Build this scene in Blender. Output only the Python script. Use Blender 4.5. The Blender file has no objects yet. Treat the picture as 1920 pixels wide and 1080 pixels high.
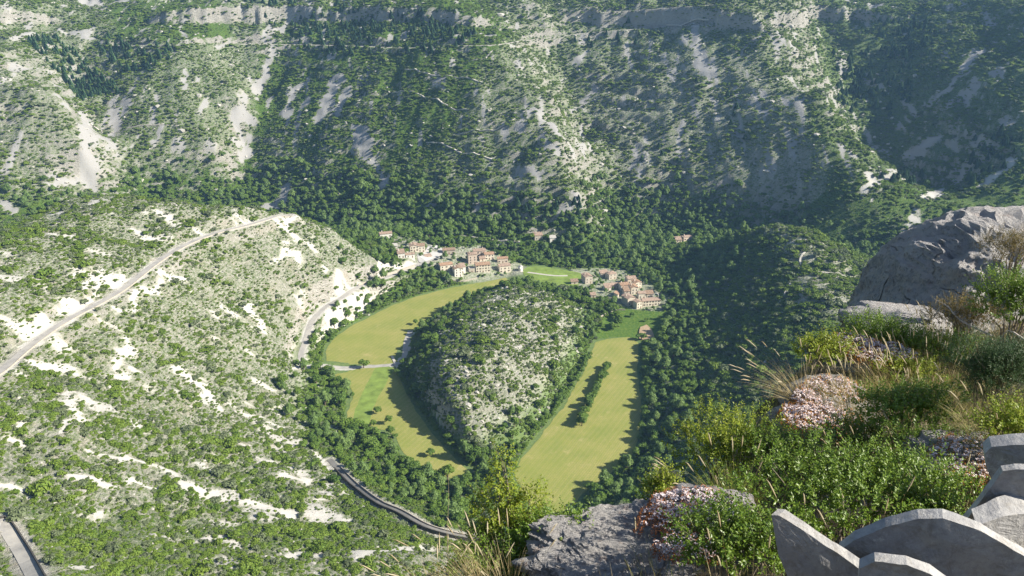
import bpy, bmesh, math, random
import numpy as np
from mathutils import Vector, Matrix
R = math.radians
SC = bpy.context.scene
COL = SC.collection
random.seed(7); RNG = np.random.default_rng(11)

# ------------------------------------------------------------------ camera, sky, sun, exposure
CAMH = 300.0; PITCH = R(22.0); F = 1507.0
cam_data = bpy.data.cameras.new('camera'); cam = bpy.data.objects.new('camera', cam_data); COL.objects.link(cam)
cam.location = (0, 0, CAMH); cam.rotation_euler = (math.pi/2 - PITCH, 0, 0)
cam_data.sensor_width = 36.0; cam_data.lens = F/1920*36.0; cam_data.clip_start = 0.1; cam_data.clip_end = 9000
SC.camera = cam
SUN_EL = R(33.0); SUN_AZ = R(-11.0)            # azimuth measured from +x towards +y
sdir = Vector((math.cos(SUN_AZ)*math.cos(SUN_EL), math.sin(SUN_AZ)*math.cos(SUN_EL), math.sin(SUN_EL)))
sun_data = bpy.data.lights.new('sun', 'SUN'); sun_data.energy = 5.0; sun_data.angle = R(0.53); sun_data.color = (1.0, 0.93, 0.80)
sun = bpy.data.objects.new('sun', sun_data); COL.objects.link(sun)
sun.rotation_euler = sdir.to_track_quat('Z', 'Y').to_euler()
world = bpy.data.worlds.new('World'); SC.world = world; world.use_nodes = True
wn = world.node_tree.nodes; wl = world.node_tree.links; wn.clear()
sky = wn.new('ShaderNodeTexSky'); sky.sky_type = 'NISHITA'; sky.sun_disc = False
sky.sun_elevation = SUN_EL; sky.sun_rotation = math.pi/2 - SUN_AZ; sky.altitude = 600
bg = wn.new('ShaderNodeBackground'); bg.inputs[1].default_value = 0.075
wo = wn.new('ShaderNodeOutputWorld'); wl.new(sky.outputs[0], bg.inputs[0]); wl.new(bg.outputs[0], wo.inputs[0])
SC.view_settings.view_transform = 'Standard'; SC.view_settings.look = 'None'
SC.view_settings.exposure = 1.02; SC.view_settings.gamma = 1.0; SC.view_settings.use_curve_mapping = False
SC.cycles.use_denoising = True
SC.cycles.max_bounces = 5; SC.cycles.diffuse_bounces = 2; SC.cycles.glossy_bounces = 1; SC.cycles.transmission_bounces = 2
SC.cycles.transparent_max_bounces = 4; SC.cycles.volume_bounces = 0

# ------------------------------------------------------------------ pixel helpers (photo is 1920x1080)
CP, SP = math.cos(PITCH), math.sin(PITCH)
def ray(u, v):
    dx = (u-960)/F; dy = -(v-540)/F
    return Vector((dx, CP + dy*SP, -SP + dy*CP))
def at_z(u, v, z):
    d = ray(u, v); t = (z-CAMH)/d.z
    return Vector((d.x*t, d.y*t, z))
def at_y(u, v, y):
    d = ray(u, v); t = y/d.y
    return Vector((d.x*t, y, CAMH + d.z*t))
def project(x, y, z):
    z = z - CAMH
    dep = y*CP - z*SP; up = y*SP + z*CP
    return 960 + F*x/dep, 540 - F*up/dep, dep

# ------------------------------------------------------------------ numpy noise
_T = np.random.default_rng(5).random((256, 256))
def vnoise(x, y):
    xi = np.floor(x).astype(int); yi = np.floor(y).astype(int)
    fx = x-xi; fy = y-yi; fx = fx*fx*(3-2*fx); fy = fy*fy*(3-2*fy)
    a = _T[xi & 255, yi & 255]; b = _T[(xi+1) & 255, yi & 255]; c = _T[xi & 255, (yi+1) & 255]; d = _T[(xi+1) & 255, (yi+1) & 255]
    return (a*(1-fx)+b*fx)*(1-fy) + (c*(1-fx)+d*fx)*fy
def fbm(x, y, o=4, g=0.5):
    s = 0; a = 1; t = 0
    for k in range(o):
        s = s + a*vnoise(x*2**k + 17.3*k, y*2**k + 5.1*k); t += a; a *= g
    return s/t
def ridged(x, y, o=3):
    s = 0; a = 1; t = 0
    for k in range(o):
        s = s + a*(1-np.abs(2*vnoise(x*2**k+9.7*k, y*2**k+3.3*k)-1)); t += a; a *= .5
    return s/t
def sstep(a, b, x):
    t = np.clip((x-a)/(b-a), 0, 1); return t*t*(3-2*t)

# ------------------------------------------------------------------ terrain control points
ctl = []
def cz(*pts):
    for u, v, z in pts: ctl.append(tuple(at_z(u, v, z)))
def cy(v, *pts):
    for u, y in pts: ctl.append(tuple(at_y(u, v, y)))
def cw(*pts):
    ctl.extend(pts)
# valley floor
cz((640,640,0),(700,600,0),(800,560,0),(900,535,0),(620,680,0),(740,680,0),(680,740,0),(720,800,0),(800,840,0),(860,880,0),(650,700,0),
   (1150,650,0),(1190,700,0),(1195,780,0),(1170,850,0),(1110,720,0),(1050,800,0),(1000,870,0),(1050,930,0),(1100,880,0),(1130,640,0),
   (1020,520,3),(1080,530,3),(1180,545,3),(1220,580,2),(1240,540,3),(1300,500,3),(1220,470,4),(1130,450,6),(1050,470,5),(1000,470,5),
   (1210,600,1),(1120,580,2),(1280,590,2),(1250,420,9),(1150,425,8),(1330,450,5),(980,500,4),(950,512,4))
# left village and its slope
cz((900,505,6),(850,515,6),(900,480,8),(840,480,13),(800,490,15),(770,485,19),(740,470,22),(720,450,24),(850,455,12),(930,470,7),(820,505,9),
   (760,510,14),(700,530,16),(660,560,14),(610,590,12),(585,620,9),(570,650,6),(580,680,3),(640,560,20),(600,560,27),(580,600,18),(700,570,1.5),(760,550,3),(640,610,2),
   (700,500,28),(640,470,48),(640,520,38))
# left hill
cz((130,378,112),(230,374,112),(340,378,108),(450,388,98),(540,405,84),(620,425,66),(690,447,42),(0,470,122),(60,430,116),
   (0,690,100),(100,620,98),(200,560,95),(300,490,94),(400,450,92),(480,420,88),(0,580,114),(200,450,106),(300,430,102),(100,500,112),
   (300,690,62),(450,600,48),(500,700,22),(560,760,8),(600,830,9),(630,880,12),(400,560,62),(550,500,55),(530,640,22),
   (0,850,98),(150,800,84),(300,850,62),(450,850,36),(550,900,30),(0,1000,98),(150,950,84),(300,1000,66),(450,1000,50),(600,1000,42),(640,930,26),
   (0,1080,108),(200,1080,88),(400,1080,72),(600,1080,58),(740,950,18),(860,1010,24),(760,1030,42),(700,1080,55),(680,900,10),(760,900,2),(840,930,4),(900,960,6),(950,940,3),(900,1040,22))
cw((-430,560,92),(-470,640,50),(-350,790,30),(-480,850,30),(-230,820,24),(-120,850,18),(-560,520,90),(-560,760,40),(-420,720,45),(-280,740,40),(-160,760,26),(-620,860,50),(-640,640,80),(-520,400,130),(-420,280,150),(-330,180,160),(-300,60,220),(-700,300,190),(-800,500,170),(-850,700,140))
# centre island
cz((765,645,0),(742,700,0),(752,770,0),(800,830,0),(855,870,0),(900,880,0),(950,870,0),(1000,800,2),(1050,740,2),(1085,680,2),(1105,620,2),
   (935,548,21),(900,580,27),(865,620,28),(838,680,26),(838,740,23),(868,800,15),(975,535,22),(1040,560,15),(1090,585,5),(960,610,28),(1000,700,13),(930,720,22),(920,800,11),(1020,630,17),(880,700,27))
cw((-30,724,2),(5,735,3),(40,728,3),(70,700,3))
# right hill and the shaded slope under it
def xborder(y): return float(np.interp(y, [300, 350, 390, 430, 500, 560, 620, 700, 760], [36, 44, 56, 76, 99, 116, 132, 150, 170]))
def rslope(u, v, k, z0=1.0):
    z = 20.0
    for _ in range(60):
        p = at_z(u, v, z); z = .7*z + .3*max(z0, min(120, k*(p.x-xborder(p.y))))
    cz((u, v, z))
cz((1300,458,14),(1380,434,42),(1440,426,60),(1490,428,68),(1540,452,64),(1590,490,58),(1640,540,54))
for u, v, k in ((1500,480,.55),(1515,540,.55),(1500,600,.54)): rslope(u, v, k)
for u, v, k in ((1300,520,0.396),(1400,520,0.440),(1300,590,0.458),(1400,600,0.475),(1270,640,0.440),(1350,680,0.493),(1450,680,0.493),(1550,620,0.475),(1300,740,0.493),(1400,760,0.493),(1500,740,0.493),(1290,820,0.519),(1380,850,0.519),(1260,880,0.554),(1330,920,0.634),(1240,940,0.634)):
    rslope(u, v, k)
cz((1245,620,2),(1225,700,3),(1222,770,3),(1200,860,2),(1150,910,2),(1130,960,14),(1080,980,4),(1180,1000,50))
cw((340,720,36),(300,640,56),(310,560,58),(380,620,42),(350,790,22),(260,820,14),(420,740,34),(300,480,66),(340,400,80),(360,420,118),(280,340,110),(230,230,125),(300,130,190),(450,300,150),(430,520,75),(500,620,80),(600,420,150),(700,250,200),
   (200,120,180),(120,150,150),(100,220,100),(60,200,110),(0,60,225),(0,120,165),(0,200,88),(0,270,40),(60,300,18),(-60,60,235),(-60,120,175),(-60,200,95),(-120,120,175),(-120,220,92),(80,60,240),(0,20,262),(60,-30,292),(-60,-30,285),(-200,-30,270),(300,-30,270),(0,-40,290),(700,0,270),(-700,0,270),(-1100,100,260),(1100,100,270))
# far wall, row by row
cy(430,(600,930),(700,895),(800,885),(900,870),(1000,862),(1090,852),(1400,885),(1470,860))
cy(350,(0,900),(90,915),(165,960),(250,1000),(350,1020),(450,1060),(520,1035),(600,1010),(700,975),(800,945),(900,925),(1000,905),(1075,885),(1120,960),(1200,960),(1300,945),(1400,915),(1500,880),(1590,840),(1640,835),(1690,960),(1780,905),(1900,820))
cy(270,(0,950),(90,955),(150,965),(180,1060),(300,1050),(400,1060),(455,1120),(540,1090),(650,1050),(800,1010),(900,985),(1000,960),(1050,950),(1085,1070),(1150,1040),(1250,1010),(1350,985),(1450,945),(1550,905),(1590,1010),(1650,1040),(1750,980),(1850,910),(1920,860))
cy(180,(0,1010),(60,1015),(110,1030),(160,1170),(250,1120),(350,1120),(440,1150),(490,1210),(560,1170),(650,1130),(800,1080),(900,1055),(980,1035),(1030,1040),(1065,1170),(1150,1130),(1250,1095),(1350,1060),(1450,1015),(1540,985),(1590,1150),(1700,1090),(1800,1020),(1920,940))
cy(90,(0,1110),(60,1190),(130,1240),(250,1220),(400,1230),(500,1270),(560,1270),(650,1225),(800,1170),(900,1150),(970,1145),(1030,1250),(1130,1240),(1250,1190),(1350,1150),(1430,1110),(1490,1120),(1550,1290),(1650,1220),(1750,1150),(1850,1090),(1920,1050))
cy(10,(0,1300),(150,1390),(300,1360),(450,1370),(600,1380),(750,1330),(900,1290),(1000,1300),(1100,1360),(1200,1320),(1300,1290),(1400,1240),(1480,1240),(1560,1420),(1700,1340),(1800,1270),(1920,1210))
cw(*[(x, 1500+60*math.sin(x*.01), 262+6*math.sin(x*.013)) for x in range(-1100, 1101, 200)], *[(x, 1680, 268) for x in range(-1100, 1101, 300)],
   (-1000,900,150),(-1050,1200,230),(1000,900,210),(1000,1200,250),(900,700,220),(1100,500,260),(-900,950,120),(760,760,150),(620,800,75),(560,740,60))

# ------------------------------------------------------------------ radial-basis heightfield
C = np.array(ctl); EXPO = 1.35
def _phi(r): return np.power(r, EXPO)
_S = 100.0
_D = np.sqrt(((C[:, None, :2]-C[None, :, :2])**2).sum(-1))/_S
_n = len(C)
_A = np.zeros((_n+3, _n+3)); _A[:_n, :_n] = -_phi(_D) + np.eye(_n)*0.012
_A[:_n, _n] = 1; _A[:_n, _n+1:] = C[:, :2]/_S; _A[_n, :_n] = 1; _A[_n+1:, :_n] = (C[:, :2]/_S).T
_W = np.linalg.solve(_A, np.concatenate([C[:, 2], [0, 0, 0]]))
def base_h(x, y):
    sh = x.shape; x = x.ravel(); y = y.ravel(); out = np.empty(len(x))
    for i in range(0, len(x), 20000):
        a = x[i:i+20000]; b = y[i:i+20000]
        d2 = ((a[:, None]-C[None, :, 0])**2 + (b[:, None]-C[None, :, 1])**2)/(_S*_S)
        out[i:i+20000] = -(np.power(d2, EXPO/2)) @ _W[:_n] + _W[_n] + a/_S*_W[_n+1] + b/_S*_W[_n+2]
    return out.reshape(sh)
GS = 2.7
GX = np.arange(-1155, 1155.1, GS); GY = np.arange(-45, 1690, GS)
XX, YY = np.meshgrid(GX, GY)                   # [iy, ix]
HB = base_h(XX, YY)

def poly_dist(poly, x, y):
    """signed distance to a polygon (negative inside)"""
    n = len(poly); d = np.full(x.shape, 1e9); ins = np.zeros(x.shape, bool)
    for i in range(n):
        ax, ay = poly[i][:2]; bx, by = poly[(i+1) % n][:2]
        ex, ey = bx-ax, by-ay; t = np.clip(((x-ax)*ex+(y-ay)*ey)/(ex*ex+ey*ey+1e-9), 0, 1)
        d = np.minimum(d, np.hypot(x-ax-t*ex, y-ay-t*ey))
        c = ((ay > y) != (by > y)) & (x < (bx-ax)*(y-ay)/(by-ay+1e-12)+ax); ins ^= c
    return np.where(ins, -d, d)
def line_dist(pts, x, y):
    """distance to a polyline and the z and arc fraction of the nearest point"""
    d = np.full(x.shape, 1e9); zz = np.zeros(x.shape); fr = np.zeros(x.shape); n = len(pts)-1
    for i in range(n):
        ax, ay, az = pts[i]; bx, by, bz = pts[i+1]
        ex, ey = bx-ax, by-ay; t = np.clip(((x-ax)*ex+(y-ay)*ey)/(ex*ex+ey*ey+1e-9), 0, 1)
        q = np.hypot(x-ax-t*ex, y-ay-t*ey); m = q < d
        d = np.where(m, q, d); zz = np.where(m, az+t*(bz-az), zz); fr = np.where(m, (i+t)/n, fr)
    return d, zz, fr

def samp(A, x, y):
    x = np.asarray(x, float); y = np.asarray(y, float)
    fx = np.clip((x-GX[0])/GS, 0, len(GX)-1.001); fy = np.clip((y-GY[0])/GS, 0, len(GY)-1.001)
    i = fx.astype(int); j = fy.astype(int); fx = fx-i; fy = fy-j
    return (A[j, i]*(1-fx)+A[j, i+1]*fx)*(1-fy) + (A[j+1, i]*(1-fx)+A[j+1, i+1]*fx)*fy
def ray_hit(A, u, v, y0=70):
    d = ray(u, v); ys = np.arange(y0, 1680, 1.0); t = ys/d.y
    z = CAMH + d.z*t; h = samp(A, d.x*t, ys); k = np.nonzero(z < h)[0]
    if len(k) == 0: return None
    k = k[0]
    if k:
        g0 = z[k-1]-h[k-1]; g1 = z[k]-h[k]; yy = ys[k-1] + g0/(g0-g1+1e-9)
    else: yy = ys[0]
    t = yy/d.y; return Vector((d.x*t, yy, CAMH+d.z*t))

def smooth_line(pts, step):
    """Catmull-Rom through 3D points, resampled about every step metres"""
    P = [Vector(p) for p in pts]; P = [P[0]*2-P[1]] + P + [P[-1]*2-P[-2]]; out = []
    for i in range(1, len(P)-2):
        n = max(1, int((P[i+1]-P[i]).length/step))
        for k in range(n):
            t = k/n
            out.append(0.5*((2*P[i]) + (-P[i-1]+P[i+1])*t + (2*P[i-1]-5*P[i]+4*P[i+1]-P[i+2])*t*t + (-P[i-1]+3*P[i]-3*P[i+1]+P[i+2])*t**3))
    out.append(P[-2]); return out

# ------------------------------------------------------------------ meadows (flat) as outlines on the ground
FIELD_PX = {
 'upper': (0.0, [(612,680),(614,655),(630,632),(655,614),(690,596),(740,571),(800,551),(870,535),(930,525),(985,511),(1002,519),(965,531),(905,549),(858,566),(815,592),(776,620),(752,655),(742,682),(680,684)]),
 'lower': (0.0, [(626,703),(660,694),(735,689),(752,715),(772,755),(800,800),(838,845),(880,886),(845,896),(795,880),(752,842),(742,818),(700,800),(652,785),(662,735)]),
 'right': (0.0, [(1118,641),(1150,634),(1193,637),(1196,700),(1203,770),(1190,840),(1150,885),(1095,925),(1066,966),(1010,962),(965,890),(1005,828),(1055,765),(1092,700)]),
 'hamlet': (3.0, [(986,502),(1012,499),(1050,505),(1088,512),(1098,520),(1085,533),(1050,540),(1005,526),(980,514)]),
}
FIELDS = {k: (z, [at_z(u, v, z) for u, v in px]) for k, (z, px) in FIELD_PX.items()}

# small scale relief before the flat places are cut in
XB, YB = XX, YY
far = sstep(780, 900, YY - 0*XX)
rill = ridged(XX/70.0 + 0.25*fbm(XX/90, YY/90), YY/420.0, 3) - .55
relief = far*(rill*13*sstep(10, 60, HB)*(1-0.5*sstep(200, 240, HB))) + (fbm(XX/60, YY/60, 4)-.5)*(8+10*far) + far*(fbm(XX/22, YY/30, 3)-.5)*7
hillL = sstep(8, 30, HB)*(1-far)
relief += hillL*((ridged(XX/45.0, YY/45.0, 3)-.55)*7)
relief *= sstep(1, 14, HB)*(1-.45*(XX > 60)*(1-far))
H1 = HB + relief
# ledges in the limestone, and the pale cliff band under the rim
step_n = 9.0*(fbm(XX/130, YY/130, 3)-.5)
def ledges(h, n, period, amount):
    q = (h+n)/period; f = q-np.floor(q); return h + amount*(sstep(.25, .75, f) - f)*period
H1 = np.where(HB > 12, ledges(H1, step_n, 13.0, 0.42*sstep(10, 25, HB)*sstep(.42, .62, fbm(XX/85+7, YY/85, 2))), H1)
rim = 216 + 10*(fbm(XX/200+3, YY/200, 3)-.5)
H1 = H1 + far*18*sstep(.35, .6, fbm(XX/160+7, YY/300, 2))*sstep(rim, rim+5, H1)
flat = np.zeros_like(HB)
for k, (z, poly) in FIELDS.items():
    d = poly_dist(poly, XX, YY); w = 1-sstep(5, 16, d); H1 = H1*(1-w) + z*w; flat = np.maximum(flat, 1-sstep(-1, 4, d))
def blur(A): 
    B = A.copy(); B[1:-1] = (A[:-2]+2*A[1:-1]+A[2:])/4; A = B.copy(); A[:, 1:-1] = (B[:, :-2]+2*B[:, 1:-1]+B[:, 2:])/4; return A
Hb = blur(blur(H1)); H1 = np.where(YY < 830, Hb, H1); H1 = np.maximum(H1, -0.5)
# island cliffs: steeper shaded side
# ------------------------------------------------------------------ roads: (name, width, photo polyline)
ROAD_PX = [
 ('valley_road', 4.4, [(812,484),(790,494),(760,506),(720,520),(690,530),(665,542),(640,556),(612,576),(590,594),(580,612),(574,640),(564,664),(572,682),(600,688),(650,690),(700,687),(745,682),(758,668),(762,640),(770,620)]),
 ('hillside_road', 5.2, [(-60,738),(0,697),(40,665),(90,622),(150,588),(230,544),(290,494),(345,462),(400,438),(460,424),(500,412),(525,403),(548,408)]),
 ('bend_road', 4.8, [(-60,1010),(-20,985),(5,990),(30,1020),(50,1055),(75,1100),(110,1150)]),
 ('gorge_road', 3.4, [(618,862),(634,880),(665,912),(705,938),(750,962),(800,985),(860,1006),(920,1020),(990,1040)]),
 ('hamlet_lane', 3.2, [(975,509),(1000,512),(1040,517),(1075,516),(1100,512)]),
 ('mountain_road', 4.2, [(215,86),(330,84),(450,83),(560,84),(660,86),(760,90),(860,86),(930,84),(985,76),(1040,70),(1100,62),(1160,57),(1230,52),(1330,45)]),
 ('upper_road', 3.4, [(1130,24),(1180,20),(1240,16),(1290,12),(1340,8)]),
]
ROADS = []; roadnear = np.zeros_like(HB)
def lay_road(H, name, w, px):
    P = [ray_hit(H, u, v) for u, v in px]; P = [p for p in P if p]
    L = smooth_line(P, 4.0)
    zs = np.array([p.z for p in L])
    k = 9; zs = np.convolve(np.pad(zs, k//2+4, mode='edge'), np.hanning(k+8)/np.hanning(k+8).sum(), 'valid')[:len(L)]
    L = [Vector((p.x, p.y, z)) for p, z in zip(L, zs)]
    xs = [p.x for p in L]; ys = [p.y for p in L]
    m = (XX > min(xs)-25) & (XX < max(xs)+25) & (YY > min(ys)-25) & (YY < max(ys)+25)
    d, zz, _ = line_dist([tuple(p) for p in L], XX[m], YY[m])
    wgt = 1-sstep(w/2+3.2, w/2+9, d); H[m] = H[m]*(1-wgt) + zz*wgt
    flat[m] = np.maximum(flat[m], 1-sstep(w/2, w/2+3, d))
    if name in ('valley_road', 'hillside_road'): roadnear[m] = np.maximum(roadnear[m], 1-sstep(w/2+.5, w/2+4, d))
    ROADS.append((name, w, L))
for r_ in ROAD_PX: lay_road(H1, *r_)

# ------------------------------------------------------------------ node helpers and materials
def newmat(name):
    m = bpy.data.materials.new(name); m.use_nodes = True; nt = m.node_tree; nt.nodes.clear()
    return m, nt, Gr(nt)
class Gr:
    def __init__(s, nt): s.nt = nt
    def n(s, typ, **kw):
        nd = s.nt.nodes.new(typ)
        for k, v in kw.items():
            if k.startswith('i_'): 
                key = k[2:]; key = int(key) if key.isdigit() else key.replace('_', ' ')
                if hasattr(v, 'is_linked'): s.nt.links.new(v, nd.inputs[key])
                else: nd.inputs[key].default_value = v
            else: setattr(nd, k, v)
        return nd
    def noise(s, vec, scale, detail=4, rough=.55, dist=0):
        nd = s.n('ShaderNodeTexNoise', i_Scale=scale, i_Detail=detail, i_Roughness=rough, i_Distortion=dist)
        if vec is not None: s.nt.links.new(vec, nd.inputs['Vector'])
        return nd.outputs['Fac']
    def ramp(s, fac, stops):
        nd = s.n('ShaderNodeValToRGB'); s.nt.links.new(fac, nd.inputs[0]); e = nd.color_ramp.elements
        while len(e) < len(stops): e.new(.5)
        for k, (p, c) in enumerate(stops):
            e[k].position = p; e[k].color = (c, c, c, 1) if isinstance(c, (int, float)) else (*c, 1)
        return nd.outputs[0]
    def mix(s, fac, a, b, mode='MIX'):
        nd = s.n('ShaderNodeMix', data_type='RGBA', blend_type=mode)
        for k, v in ((0, fac), (6, a), (7, b)):
            if hasattr(v, 'is_linked'): s.nt.links.new(v, nd.inputs[k])
            else: nd.inputs[k].default_value = v if k == 0 or len(v) == 4 else (*v, 1)
        return nd.outputs[2]
    def math(s, op, a, b=0.0, clamp=False):
        nd = s.n('ShaderNodeMath', operation=op, use_clamp=clamp)
        for k, v in ((0, a), (1, b)):
            if hasattr(v, 'is_linked'): s.nt.links.new(v, nd.inputs[k])
            else: nd.inputs[k].default_value = v
        return nd.outputs[0]
    def bump(s, h, strength, dist):
        nd = s.n('ShaderNodeBump', i_Strength=strength, i_Distance=dist, i_Height=h); return nd.outputs[0]
    def out(s, col, rough=.9, normal=None, spec=.2):
        b = s.n('ShaderNodeBsdfPrincipled', i_Roughness=rough)
        b.inputs['Specular IOR Level'].default_value = spec
        if hasattr(col, 'is_linked'): s.nt.links.new(col, b.inputs[0])
        else: b.inputs[0].default_value = (*col, 1)
        if normal is not None: s.nt.links.new(normal, b.inputs['Normal'])
        o = s.n('ShaderNodeOutputMaterial'); s.nt.links.new(b.outputs[0], o.inputs[0]); return b
def simple(name, col, var=.25, scale=1.5, rough=.9, bump=0, bscale=8, spec=.2):
    m, nt, g = newmat(name); tc = g.n('ShaderNodeTexCoord').outputs['Object']
    n1 = g.noise(tc, scale, 5); c = g.mix(g.ramp(n1, [(.3, 0.0), (.7, 1.0)]), tuple(x*(1-var) for x in col), tuple(min(1, x*(1+var)) for x in col))
    nr = g.bump(g.noise(tc, bscale, 6, .65), bump, .05) if bump else None
    g.out(c, rough, nr, spec); return m
def leafmat(name, dark, light, yellow=None, transl=.25, scale=.35, rough=.6, spec=.25):
    m, nt, g = newmat(name)
    oi = g.n('ShaderNodeObjectInfo').outputs['Random']; geo = g.n('ShaderNodeNewGeometry')
    n1 = g.noise(geo.outputs['Position'], scale, 3)
    c = g.mix(oi, dark, light)
    c = g.mix(g.ramp(n1, [(.35, 0.0), (.7, 1.0)]), c, g.mix(.55, c, light))
    isl = geo.outputs['Random Per Island']
    c = g.mix(g.math('MULTIPLY', isl, .5), c, yellow or tuple(min(1, x*1.7) for x in light))
    b = g.n('ShaderNodeBsdfPrincipled', i_Roughness=rough); b.inputs['Specular IOR Level'].default_value = spec; nt.links.new(c, b.inputs[0])
    t = g.n('ShaderNodeBsdfTranslucent'); nt.links.new(g.mix(.3, c, (.25, .35, .04)), t.inputs[0])
    ms = g.n('ShaderNodeMixShader', i_0=transl); nt.links.new(b.outputs[0], ms.inputs[1]); nt.links.new(t.outputs[0], ms.inputs[2])
    o = g.n('ShaderNodeOutputMaterial'); nt.links.new(ms.outputs[0], o.inputs[0]); return m

def tag(o, label=None, cat=None, group=None, kind=None):
    if label: o['label'] = label
    if cat: o['category'] = cat
    if group: o['group'] = group
    if kind: o['kind'] = kind
    return o
def link(name, me, mat=None, parent=None, loc=None):
    o = bpy.data.objects.new(name, me); COL.objects.link(o)
    if mat is not None and me is not None and not me.materials: me.materials.append(mat)
    if parent is not None: o.parent = parent
    if loc is not None: o.location = loc
    return o
def fastmesh(name, V, Fq, smooth=False):
    """V (n,3), Fq (m,k) all faces of the same size"""
    V = np.asarray(V, np.float32); Fq = np.asarray(Fq, np.int32); k = Fq.shape[1]
    me = bpy.data.meshes.new(name); me.vertices.add(len(V)); me.vertices.foreach_set('co', V.ravel())
    me.loops.add(Fq.size); me.loops.foreach_set('vertex_index', Fq.ravel()); me.polygons.add(len(Fq))
    me.polygons.foreach_set('loop_start', np.arange(0, Fq.size, k, dtype=np.int32))
    me.polygons.foreach_set('use_smooth', np.full(len(Fq), smooth)); me.update(calc_edges=True); return me
class MB:
    def __init__(s): s.v = []; s.f = []
    def add(s, vs, fs):
        o = len(s.v); s.v += [tuple(v) for v in vs]; s.f += [tuple(i+o for i in f) for f in fs]
    def box(s, x0, x1, y0, y1, z0, z1):
        s.add([(x, y, z) for z in (z0, z1) for x, y in ((x0, y0), (x1, y0), (x1, y1), (x0, y1))],
              [(3, 2, 1, 0), (4, 5, 6, 7), (0, 1, 5, 4), (1, 2, 6, 5), (2, 3, 7, 6), (3, 0, 4, 7)])
    def prism(s, poly, thick):          # poly of 3D points, extruded along vector thick
        n = len(poly); a = [Vector(p) for p in poly]; b = [p+Vector(thick) for p in a]
        s.add(a+b, [tuple(range(n-1, -1, -1)), tuple(range(n, 2*n))] + [(i, (i+1) % n, n+(i+1) % n, n+i) for i in range(n)])
    def tube(s, pts, rad, seg=6, cap=True):
        pts = [Vector(p) for p in pts]; n = len(pts); rad = rad if hasattr(rad, '__len__') else [rad]*n; rings = []
        for i, p in enumerate(pts):
            t = (pts[min(i+1, n-1)]-pts[max(i-1, 0)]).normalized(); a = t.orthogonal().normalized(); b = t.cross(a)
            rings += [p + (a*math.cos(2*math.pi*k/seg)+b*math.sin(2*math.pi*k/seg))*rad[i] for k in range(seg)]
        fs = [(i*seg+k, i*seg+(k+1) % seg, (i+1)*seg+(k+1) % seg, (i+1)*seg+k) for i in range(n-1) for k in range(seg)]
        if cap: fs += [tuple(range(seg-1, -1, -1)), tuple((n-1)*seg+k for k in range(seg))]
        s.add(rings, fs)
    def mesh(s, name, smooth=False):
        me = bpy.data.meshes.new(name); me.from_pydata(s.v, [], s.f); me.update()
        if smooth: me.polygons.foreach_set('use_smooth', [True]*len(me.polygons))
        return me
    def obj(s, name, mat, parent=None, smooth=False): return link(name, s.mesh(name, smooth), mat, parent)

# ------------------------------------------------------------------ ground cover maps on the terrain grid
UU, VV, DD = project(XX, YY, H1)
def pxmask(poly, ymin=-99, ymax=9999, soft=6):
    return (1-sstep(-soft, soft, poly_dist(poly, UU, VV)))*(YY > ymin)*(YY < ymax)
LEFT = pxmask([(-400,480),(0,455),(130,365),(500,378),(700,447),(732,480),(700,530),(640,560),(590,600),(565,640),(565,690),(600,720),(640,790),(632,870),(720,935),(860,1000),(1000,1300),(-400,1400)], 60, 740)
ISLAND = pxmask([(945,528),(1070,545),(1105,585),(1082,680),(1030,770),(985,830),(930,850),(880,850),(820,810),(785,740),(765,650),(800,610),(860,575)], 400, 690)
FAR = sstep(830, 880, YY)
RIGHT = sstep(2, 12, HB)*(XX > 70)*(YY < 830)*(1-FAR)
slope = np.hypot(*np.gradient(H1, GS))
big = fbm(XX/38, YY/38, 4); mid = fbm(XX/13+9, YY/13, 3)
bare = np.zeros_like(HB)
FAR_SCREES = [([(632,150),(618,180),(600,215)],34),([(655,165),(630,215)],20),([(560,165),(535,215)],26),([(575,190),(555,220)],16),([(505,118),(490,150),(478,170)],20),([(512,90),(505,120)],14),
 ([(165,225),(160,270),(172,310),(178,345)],22),([(215,200),(180,270)],16),([(240,170),(225,235)],12),([(440,215),(480,222)],18),([(445,225),(447,270)],14),([(470,270),(450,300)],12),
 ([(665,240),(690,285)],26),([(700,290),(722,350)],14),([(1000,205),(1040,240),(1075,290)],12),([(1020,245),(1045,290)],12),([(1300,60),(1310,95),(1325,140)],20),([(1195,270),(1196,345)],8),([(1098,100),(1078,130)],12),
 ([(1112,168),(1070,215)],12),([(1085,235),(1105,280)],12),([(1272,230),(1280,290)],8),([(1750,262),(1735,280),(1700,290)],22),([(1850,95),(1790,150),(1740,200)],12),([(900,362),(888,412)],22),([(535,362),(505,392)],44),
 ([(1640,330),(1625,370)],18),([(1720,335),(1640,365)],8),([(1500,258),(1490,262)],10),([(990,312),(1010,330)],14),([(1800,320),(1740,370)],22),([(1900,300),(1840,350)],20),([(1720,400),(1700,430)],18),([(345,35),(348,80)],8),([(345,130),(350,175)],9),
 ([(150,0),(240,2)],16),([(110,55),(170,70)],12),([(60,60),(20,70)],10),([(540,35),(530,60)],12),([(880,60),(920,70)],8),([(830,370),(800,400)],9),([(720,330),(710,350)],10),([(1380,110),(1500,70)],4),([(1090,780),(1080,790)],4),
 ([(1080,375),(1060,390)],12),([(80,345),(170,325)],9),([(300,180),(280,230)],8),([(310,230),(285,270)],6)]
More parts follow.
